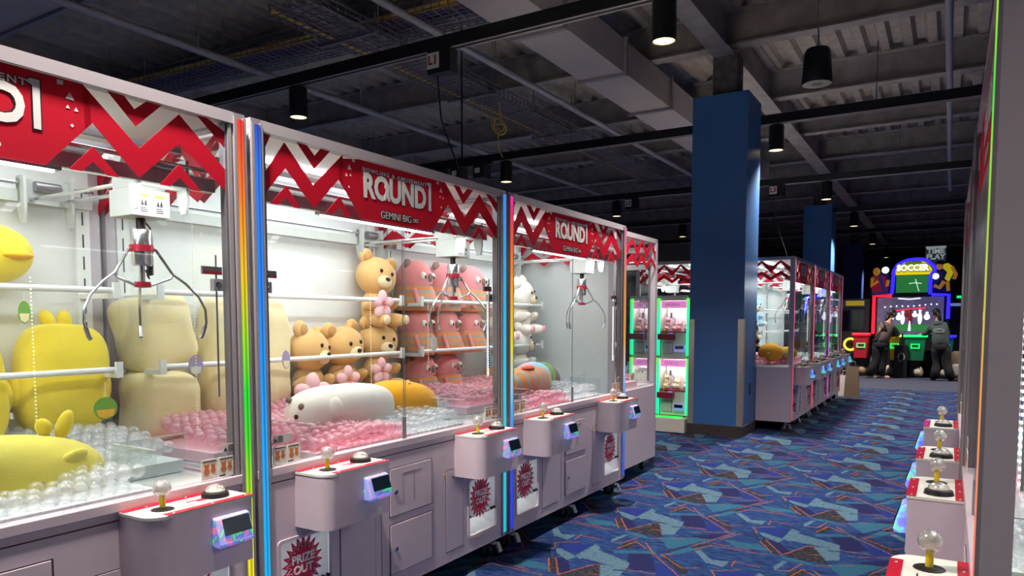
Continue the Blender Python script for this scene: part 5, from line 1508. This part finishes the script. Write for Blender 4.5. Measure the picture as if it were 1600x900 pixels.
# player consoles
for a, c_, top, bot, neon_m, bin_m in ((1337, 1365, 522, 559, 'neon_red', 'bin_red'), (1392, 1412, 524, 561, 'neon_yellow', 'bin_yellow'), (1415, 1452, 524, 561, 'neon_green', 'bin_green'), (1462, 1495, 524, 559, 'neon_blue', 'bin_blue')):
    cn = MB().prism([(u_(a) + 0.06, sz_(bot)), (u_(c_) - 0.09, sz_(bot)), (u_(c_) - 0.05, sz_(top) - 0.03), (u_(a) + 0.03, sz_(top) - 0.03)], -0.75, -0.2).build('player_console', bin_m, t)
    MB().box(u_(a), u_(c_), -0.8, -0.72, sz_(top) - 0.03, sz_(top) + 0.03).build('console_neon', neon_m, cn, bevel=0.01)
    m_ = (u_(a) + u_(c_)) / 2
    q = MB()
    q.box(m_ - 0.09, m_ + 0.09, -0.78, -0.75, sz_(537), sz_(536)).box(m_ - 0.09, m_ + 0.09, -0.78, -0.75, sz_(543), sz_(542)).box(m_ - 0.1, m_ - 0.08, -0.78, -0.75, sz_(543), sz_(536)).box(m_ + 0.08, m_ + 0.1, -0.78, -0.75, sz_(543), sz_(536))
    q.build('slot_light', 'neon_green', cn)
    MB().box(m_ - 0.12, m_ + 0.12, -0.6, 0.1, 0, sz_(bot)).build('console_leg', 'arcade_black', cn)
pd = MB().box(u_(1402), u_(1422), -0.85, -0.3, 0, sz_(538)).build('pedestal', 'arcade_black', t)
q = MB()
for k in range(7):
    a0 = rr.uniform(0, 6)
    q.tube([(u_(1413) + 0.1 * math.cos(a0 + j * 0.5) * (0.5 + 0.4 * rr.random()), -0.853, sz_(556) + 0.16 * math.sin(a0 + j * 0.5) * (0.5 + 0.4 * rr.random())) for j in range(6)], 0.008, 4)
q.build('pedestal_print', 'sticker_grey', pd)
# cut-out player boards beside the marquee
t = thing('player_cutout', 'cut-out board of a footballer in red and blue left of the marquee', 'sign board', (ox + u_(1373), Y_S + 0.25, sz_(458)))
zz = lambda v: sz_(v) - sz_(458)
xx = lambda u: sx_(u) - sx_(1373)
MB().prism([(xx(a), zz(b)) for a, b in ((1357, 458), (1355, 440), (1358, 428), (1364, 425), (1368, 418), (1374, 420), (1376, 427), (1384, 425), (1388, 432), (1386, 444), (1388, 458))], 0.0, 0.04).build('board', 'arcade_navy', t)
MB().prism([(xx(a), zz(b)) for a, b in ((1360, 455), (1358, 441), (1359, 430), (1366, 427), (1376, 428), (1381, 432), (1384, 446), (1385, 454))], -0.02, 0).build('shirt', 'shirt_red', t)
MB().prism([(xx(a), zz(b)) for a, b in ((1368, 428), (1373, 428), (1380, 447), (1384, 454), (1376, 454))], -0.03, -0.02).build('shirt_stripe', 'shirt_blue', t)
MB().ell((xx(1366), -0.03, zz(422)), (0.09, 0.03, 0.11), nu=12, nv=8).build('head', 'skin_print', t, smooth='all')
MB().tube([(xx(1360), -0.03, zz(432)), (xx(1359), -0.04, zz(445)), (xx(1369), -0.05, zz(437))], 0.05, 8).tube([(xx(1383), -0.03, zz(446)), (xx(1385), -0.04, zz(436))], 0.045, 8).build('arm', 'skin_print', t, smooth=True)
MB().ell((xx(1380), -0.05, zz(420)), (0.09, 0.05, 0.09), nu=14, nv=10).build('ball', 'crowd_light', t, smooth='all')
MB().prism([(xx(a), zz(b)) for a, b in ((1359, 460), (1360, 455), (1385, 454), (1388, 460))], -0.025, 0).build('shorts', 'shirt_blue', t)
t = thing('player_cutout', 'cut-out board of a footballer in yellow bending right of the marquee', 'sign board', (ox + u_(1472), Y_S + 0.25, sz_(460)))
zz = lambda v: sz_(v) - sz_(460)
xx = lambda u: sx_(u) - sx_(1472)
MB().prism([(xx(a), zz(b)) for a, b in ((1456, 458), (1454, 440), (1458, 424), (1462, 412), (1474, 409), (1486, 414), (1493, 425), (1493, 438), (1485, 440), (1482, 452), (1485, 460))], 0.0, 0.04).build('board', 'arcade_navy', t)
MB().prism([(xx(a), zz(b)) for a, b in ((1467, 414), (1478, 412), (1486, 418), (1486, 430), (1480, 441), (1473, 436), (1477, 426), (1470, 420))], -0.02, 0).build('shirt', 'shirt_yellow', t)
MB().ell((xx(1465), -0.03, zz(416)), (0.085, 0.03, 0.1), nu=12, nv=8).build('head', 'skin_print', t, smooth='all')
MB().ell((xx(1466), -0.035, zz(411.5)), (0.1, 0.03, 0.06), nu=12, nv=8).build('hair', 'hair_print', t, smooth='all')
MB().tube([(xx(1484), -0.03, zz(418)), (xx(1491), -0.03, zz(430)), (xx(1488), -0.03, zz(437))], 0.045, 8).tube([(xx(1473), -0.03, zz(440)), (xx(1466), -0.03, zz(450)), (xx(1457), -0.03, zz(446))], 0.05, 8).tube([(xx(1478), -0.03, zz(441)), (xx(1480), -0.03, zz(455))], 0.045, 8).build('limb', 'skin_print', t, smooth=True)
MB().ell((xx(1459), -0.05, zz(432)), (0.08, 0.05, 0.08), nu=14, nv=10).build('ball', 'crowd_light', t, smooth='all')
# soccer balls on the floor in front
P('ball_leather', '#d8d0b8', 0.5, var=0.08); P('ball_tan', '#b89a70', 0.5)
for i, (u, lab) in enumerate(((1346, 'tan soccer ball on the floor by the left player\'s heel'), (1389, 'white soccer ball at the left player\'s feet'), (1433, 'white soccer ball on the floor between the two players'), (1477, 'white soccer ball behind the right player\'s leg'))):
    p = at(u, 581, y=21.5)
    t = thing('soccer_ball', lab, 'ball', (p.x, 21.5, 0.155), group='soccer balls under the consoles')
    MB().ell((0, 0, 0), (0.15, 0.15, 0.15), nu=20, nv=14).build('shell', 'ball_leather' if i else 'ball_tan', t, smooth='all')
    for k in range(7):
        a, b_ = k * 0.95, [-0.5, 0.2, 0.75][k % 3]
        n = Vector((math.cos(b_) * math.sin(a), -math.cos(b_) * math.cos(a), math.sin(b_)))
        s1 = n.cross(Vector((0, 0, 1))).normalized(); s2 = n.cross(s1)
        MB().tube([n * 0.15 + (s1 * math.cos(q) + s2 * math.sin(q)) * 0.05 for q in [j * 1.2566 for j in range(6)]], 0.004, 4).build('panel_seam', 'print', t)
# dark cabinet with a yellow ring, left of the soccer game
t = thing('arcade_cabinet', 'black arcade cabinet with yellow marquee left of the soccer game', 'arcade game', (sx_(1338), 21.9, 0))
MB().box(-0.62, 0.32, 0, 0.8, 0, sz_(466)).build('cabinet', 'arcade_black', t)
MB().box(-0.34, 0.22, -0.03, 0, sz_(480), sz_(468)).build('marquee', 'arcade_navy', t)
P('marquee_gold', '#8a7a1c', 0.5, emit='#9a8a18', es=0.35)
MB().box(-0.26, 0.2, -0.05, -0.03, sz_(477), sz_(469)).build('marquee_print', 'marquee_gold', t)
MB().box(-0.4, 0.2, -0.02, 0, sz_(517), sz_(484)).build('dark_screen', 'black_gloss', t)
pts = [(sx_(1331.5) - sx_(1338) + 0.155 * math.cos(q), -0.12, sz_(539) + 0.155 * math.sin(q)) for q in [j * math.pi / 12 for j in range(25)]]
MB().tube(pts, 0.03, 8).build('hoop', 'neon_yellow', t, smooth=True)
t = thing('arcade_cabinet', 'dark arcade cabinet with a small coloured light bar right of the soccer game', 'arcade game', (sx_(1494), 23.2, 0))
MB().box(-0.16, 0.5, 0, 0.7, 0, 2.3).build('cabinet', 'arcade_black', t)
MB().box(-0.14, 0.12, -0.03, 0, 1.88, 1.96).build('light_bar', 'reader_glow', t)
MB().box(0.0, 0.1, -0.03, 0, 2.1, 2.16).build('status_lamp', 'neon_green', t)
# folded bags by the far machines
P('bag_tan', '#8f7a60', 0.8); P('bag_white', '#d8d2c4', 0.7)
p = at(1322, 585, y=15.4)
for nm, lab, m_, dx, h_, w_ in (('paper_bag', 'tan paper bag standing past the far claw machine row', 'bag_tan', 0.12, 0.62, 0.26), ('plastic_bag', 'white bag on the floor past the far claw machine row', 'bag_white', -0.04, 0.42, 0.2)):
    q = MB().add([(-w_ / 2, -0.1, 0), (w_ / 2, -0.1, 0), (w_ / 2, 0.1, 0), (-w_ / 2, 0.1, 0), (-w_ * 0.42, -0.04, h_), (w_ * 0.42, -0.04, h_ * 0.96), (w_ * 0.42, 0.04, h_), (-w_ * 0.42, 0.04, h_ * 0.97)], [(0, 3, 2, 1), (0, 1, 5, 4), (1, 2, 6, 5), (2, 3, 7, 6), (3, 0, 4, 7)])
    t = thing(nm, lab, 'bag', (p.x + dx, 15.4 + (0.25 if dx < 0 else 0) - 0.1, 0))
    q.build('sack', m_, t)
    MB().tube([(-w_ * 0.25, 0, h_ - 0.02), (-w_ * 0.15, 0, h_ + 0.08), (w_ * 0.15, 0, h_ + 0.08), (w_ * 0.25, 0, h_ - 0.02)], 0.008, 5).build('handle', m_, t, smooth=True)
p = at(1495, 560, y=21.3)
t = thing('backpack', 'tan backpack standing right of the right player', 'bag', (p.x, 21.3, 0.0))
MB().ell((0, 0, 0.36), (0.17, 0.14, 0.36), e=0.6).build('body', 'bag_tan', t, smooth='all')
MB().ell((0, -0.12, 0.24), (0.12, 0.06, 0.16), e=0.6).build('pocket', 'bag_white', t, smooth='all')
# hanging sign
P('sign_slate', '#4a5254', 0.5, emit='#3a4446', es=0.2); P('sign_text', '#b8c4c4', 0.5, emit='#a8b4b4', es=0.35)
c = at(1462, 399, y=26.0)
t = thing('hanging_sign', 'grey hanging sign reading TIME PLAY above the soccer game', 'sign', (c.x, 26.0, c.z))
MB().box(-0.28, 0.28, 0, 0.04, -0.3, 0.3).build('board', 'sign_slate', t)
MB().box(-0.27, 0.27, -0.01, 0, 0.22, 0.28).build('board_stripe', 'sign_text', t)
obj('lettering', text_mesh('TIME', 0.22, 'sign_text', off=0.01), t, loc=(0, -0.01, 0.13))
obj('lettering', text_mesh('PLAY', 0.22, 'sign_text', off=0.01), t, loc=(0, -0.01, -0.05))
for s in (-0.2, 0.2):
    MB().cyl((s, 0.02, 0.3), (s, 0.02, ZC - c.z), 0.008, n=5).build('hanger_rod', 'wire', t)
# ------------------------------------------------------------------ people
P('skin', '#b98a70', 0.6); P('hair_dark', '#17120f', 0.6, var=0.2, scale=60); P('jacket_brown', '#5b4e4a', 0.85); P('hoodie_green', '#4a5653', 0.85); P('trousers', '#131317', 0.85); P('shoe_pink', '#c9a59a', 0.6); P('shoe_black', '#1a1a1d', 0.6); P('print_pale', '#a8b4b0', 0.7)
def skin_obj(name, chains, mat, parent, sub=1):
    """one continuous surface grown over joined edges; chains share points by position"""
    me = bpy.data.meshes.new('mesh')
    bm = bmesh.new()
    lay = bm.verts.layers.skin.verify()
    seen = {}
    first = None
    for ch in chains:
        prev = None
        for p, r in ch:
            k = tuple(round(c, 4) for c in p)
            if k not in seen:
                v = bm.verts.new(p)
                v[lay].radius = (r, r) if not isinstance(r, tuple) else r
                seen[k] = v
                if first is None:
                    first = v
            v = seen[k]
            if prev is not None and prev is not v and bm.edges.get((prev, v)) is None:
                bm.edges.new((prev, v))
            prev = v
    first[lay].use_root = True
    bm.to_mesh(me); bm.free()
    me.materials.append(MATS[mat])
    o = obj(name, me, parent)
    md = o.modifiers.new('skin', 'SKIN'); md.use_smooth_shade = True
    if sub:
        s = o.modifiers.new('sub', 'SUBSURF'); s.levels = sub; s.render_levels = sub
    return o
def person(label, loc, J, top, top_mat, shoe_mat, cloth_print=False, strap=False, tail=False):
    t = thing('person', label, 'person', loc)
    V = {k: Vector(v) for k, v in J.items()}
    pel, chest, neck, head = V['pelvis'], V['chest'], V['neck'], V['head']
    ch = [[(pel, 0.13), ((pel + chest) / 2, 0.12), (chest, 0.135), (neck, 0.055), (neck.lerp(head, 0.5), 0.06)]]
    for s in 'lr':
        hip, kn, an, sh, el, wr = (V[k + s] for k in ('hip_', 'knee_', 'ank_', 'sh_', 'el_', 'wr_'))
        ch.append([(pel, 0.13), (hip, 0.085), (kn, 0.055), (an, 0.038)])
        ch.append([(chest, 0.135), (sh, 0.058), (el, 0.044), (wr, 0.03)])
        hd = (wr - el).normalized()
        side = hd.cross(Vector((0, 0, 1))).normalized()
        palm = wr + hd * 0.06
        ch.append([(wr, 0.03), (palm, 0.03)])
        for f in range(4):
            b = palm + side * ((f - 1.5) * 0.02)
            ch.append([(palm, 0.03), (b + hd * 0.035, 0.009), (b + hd * (0.065 + 0.008 * (f in (1, 2))) + Vector((0, 0, -0.012)), 0.008)])
        ch.append([(palm, 0.03), (wr + hd * 0.055 + side * 0.045, 0.010), (wr + hd * 0.09 + side * 0.05, 0.009)])
    body = skin_obj('body', ch, 'skin', t, 1)
    # head with face and ears
    hd = V['look'].normalized()
    up = (head - neck).normalized()
    rt = hd.cross(up).normalized()
    up = rt.cross(hd).normalized()
    M = Matrix((rt, -hd, up)).transposed()
    q = MB().ell(head, (0.078, 0.095, 0.115), nu=18, nv=14, mat=M)
    q.ell(head + hd * 0.095 - up * 0.01, (0.014, 0.02, 0.024), nu=8, nv=6, mat=M)
    for s in (-1, 1):
        q.ell(head + rt * (0.08 * s) - up * 0.005, (0.014, 0.022, 0.032), nu=8, nv=6, mat=M)
    q.build('head', 'skin', t, smooth='all')
    for s in (-1, 1):
        MB().ell(head + hd * 0.086 + rt * (0.03 * s) + up * 0.012, (0.011, 0.008, 0.008), nu=8, nv=6, mat=M).build('eye', 'hair_dark', t)
    MB().ell(head + hd * 0.088 - up * 0.05, (0.025, 0.008, 0.006), nu=8, nv=6, mat=M).build('mouth', 'shoe_pink', t)
    hr = MB().ell(head - hd * 0.018 + up * 0.022, (0.09, 0.1, 0.112), nu=18, nv=12, mat=M)
    if tail:
        hr.tube([head - hd * 0.1 + up * 0.03, head - hd * 0.14 - up * 0.03, head - hd * 0.15 - up * 0.16 + rt * 0.02, head - hd * 0.13 - up * 0.3 + rt * 0.04], [0.04, 0.05, 0.045, 0.015], 10)
    else:
        hr.ell(head - hd * 0.095 + up * 0.0, (0.05, 0.05, 0.06), nu=12, nv=8, mat=M)
        hr.tube([head - hd * 0.09 - up * 0.04, head - hd * 0.12 - up * 0.16, head - hd * 0.13 - up * 0.24], [0.05, 0.04, 0.015], 10)
    hr.build('hair', 'hair_dark', t, smooth='all')
    # clothes
    jk = [[(pel.lerp(chest, -0.12), 0.205), (pel.lerp(chest, 0.35), 0.2), (chest, 0.195), (chest.lerp(neck, 0.75), 0.095)]]
    for s in 'lr':
        jk.append([(chest, 0.195), (V['sh_' + s], 0.1), (V['el_' + s], 0.08), (V['el_' + s].lerp(V['wr_' + s], 0.93), 0.058)])
    j = skin_obj(top, jk, top_mat, t, 1)
    q = MB().ell(pel + Vector((0, 0, -0.03)), (0.2, 0.165, 0.17), nu=18, nv=12)
    for s in 'lr':
        hp_, kn_, an_ = V['hip_' + s], V['knee_' + s], V['ank_' + s]
        top_ = pel.lerp(hp_, 0.75) + Vector((0.03 if s == 'r' else -0.03, 0, -0.02))
        q.tube([top_, top_.lerp(kn_, 0.25), top_.lerp(kn_, 0.6), kn_, kn_.lerp(an_, 0.5), an_ + Vector((0, 0, -0.02))], [0.13, 0.13, 0.12, 0.108, 0.104, 0.108], 14)
    q.build('trousers', 'trousers', t, smooth='all')
    for s in 'lr':
        a = V['ank_' + s]
        d = V['toe_' + s] - a
        MB().ell(a + d * 0.45 + Vector((0, 0, -0.045)), (0.045, 0.135, 0.045), e=0.8, nu=14, nv=10, mat=Matrix.Rotation(math.atan2(-d.x, d.y), 3, 'Z')).build('shoe', shoe_mat, t, smooth='all')
    if strap:
        MB().tube([V['sh_l'] + Vector((0.02, -0.03, 0.09)), chest + Vector((0, -0.21, 0.02)), pel.lerp(chest, 0.4) + Vector((-0.14, -0.19, 0)), pel + Vector((-0.2, -0.05, 0.05))], 0.02, 6).build('shoulder_strap', 'trousers', t, smooth=True)
    if cloth_print:
        c_ = pel.lerp(chest, 0.85) + Vector((0.0, -0.212, 0.0))
        q = MB()
        for k, (rx, rz) in enumerate(((0.12, 0.05), (0.1, 0.03))):
            q.tube([c_ + Vector((rx * math.cos(a), 0, rz * math.sin(a))) for a in [i * math.pi / 8 for i in range(17)]], 0.006, 5)
        q.build('back_print', 'print_pale', t)
        MB().ell(chest.lerp(neck, 0.55) + Vector((0, -0.1, 0.0)), (0.13, 0.09, 0.08)).build('hood', top_mat, t, smooth='all')
    return t
PYD = 20.75
def pp(u, v, dy=0.0):
    q = at(u, v, y=PYD + dy)
    return (q.x, q.y, q.z)
o1 = at(1376, 590, y=PYD)
def loc1(p, o):
    return (p[0] - o.x, p[1] - o.y, p[2])
def J_of(o, d):
    return {k: (loc1(pp(*v), o) if k != 'look' else v) for k, v in d.items()}
J1 = J_of(o1, dict(pelvis=(1376, 537), chest=(1384, 510, 0.08), neck=(1390, 500, 0.16), head=(1394, 490.5, 0.22), hip_l=(1372, 540), hip_r=(1379, 540), knee_l=(1370, 562), knee_r=(1379, 563, 0.05),
          ank_l=(1357, 583, -0.1), ank_r=(1376, 586), sh_l=(1378, 508, 0.02), sh_r=(1392, 509, 0.12), el_l=(1388, 521, 0.3), el_r=(1400, 519, 0.3), wr_l=(1399, 525, 0.45), wr_r=(1404, 525, 0.5), toe_l=(1360, 588, -0.1), toe_r=(1386, 590, 0)))
J1['look'] = (0.75, 0.6, -0.25)
J1['toe_l'] = (J1['ank_l'][0] + 0.16, J1['ank_l'][1] + 0.05, 0.05)
J1['toe_r'] = (J1['ank_r'][0] + 0.18, J1['ank_r'][1] + 0.02, 0.05)
for k in ('ank_l', 'ank_r'):
    J1[k] = (J1[k][0], J1[k][1], 0.095)
person('person in brown jacket and black trousers with cross-body strap, leaning over the consoles', (o1.x, o1.y, 0), J1, 'jacket', 'jacket_brown', 'shoe_pink', strap=True)
o2 = at(1468, 592, y=PYD)
J2 = J_of(o2, dict(pelvis=(1470, 541), chest=(1467, 512, 0.1), neck=(1465, 501, 0.18), head=(1463, 489.5, 0.25), hip_l=(1465, 543), hip_r=(1475, 543), knee_l=(1465, 566, 0.05), knee_r=(1478, 566),
          ank_l=(1460, 586, -0.1), ank_r=(1486, 584, -0.1), sh_l=(1457, 509, 0.12), sh_r=(1477, 509, 0.06), el_l=(1449, 520, 0.3), el_r=(1480, 525, 0.2), wr_l=(1440, 522, 0.5), wr_r=(1474, 526, 0.5), toe_l=(1458, 590, 0), toe_r=(1492, 590, 0)))
J2['look'] = (-0.25, 0.95, -0.2)
J2['toe_l'] = (J2['ank_l'][0] - 0.06, J2['ank_l'][1] + 0.16, 0.05)
J2['toe_r'] = (J2['ank_r'][0] + 0.14, J2['ank_r'][1] + 0.1, 0.05)
for k in ('ank_l', 'ank_r'):
    J2[k] = (J2[k][0], J2[k][1], 0.095)
person('person in grey-green hoodie and black trousers with a ponytail, back turned', (o2.x, o2.y, 0), J2, 'hoodie', 'hoodie_green', 'shoe_black', cloth_print=True, tail=True)
# small glowing surfaces are not sampled as lamps; the lamps above carry the light
for _m in bpy.data.materials:
    _m.cycles.emission_sampling = 'NONE'
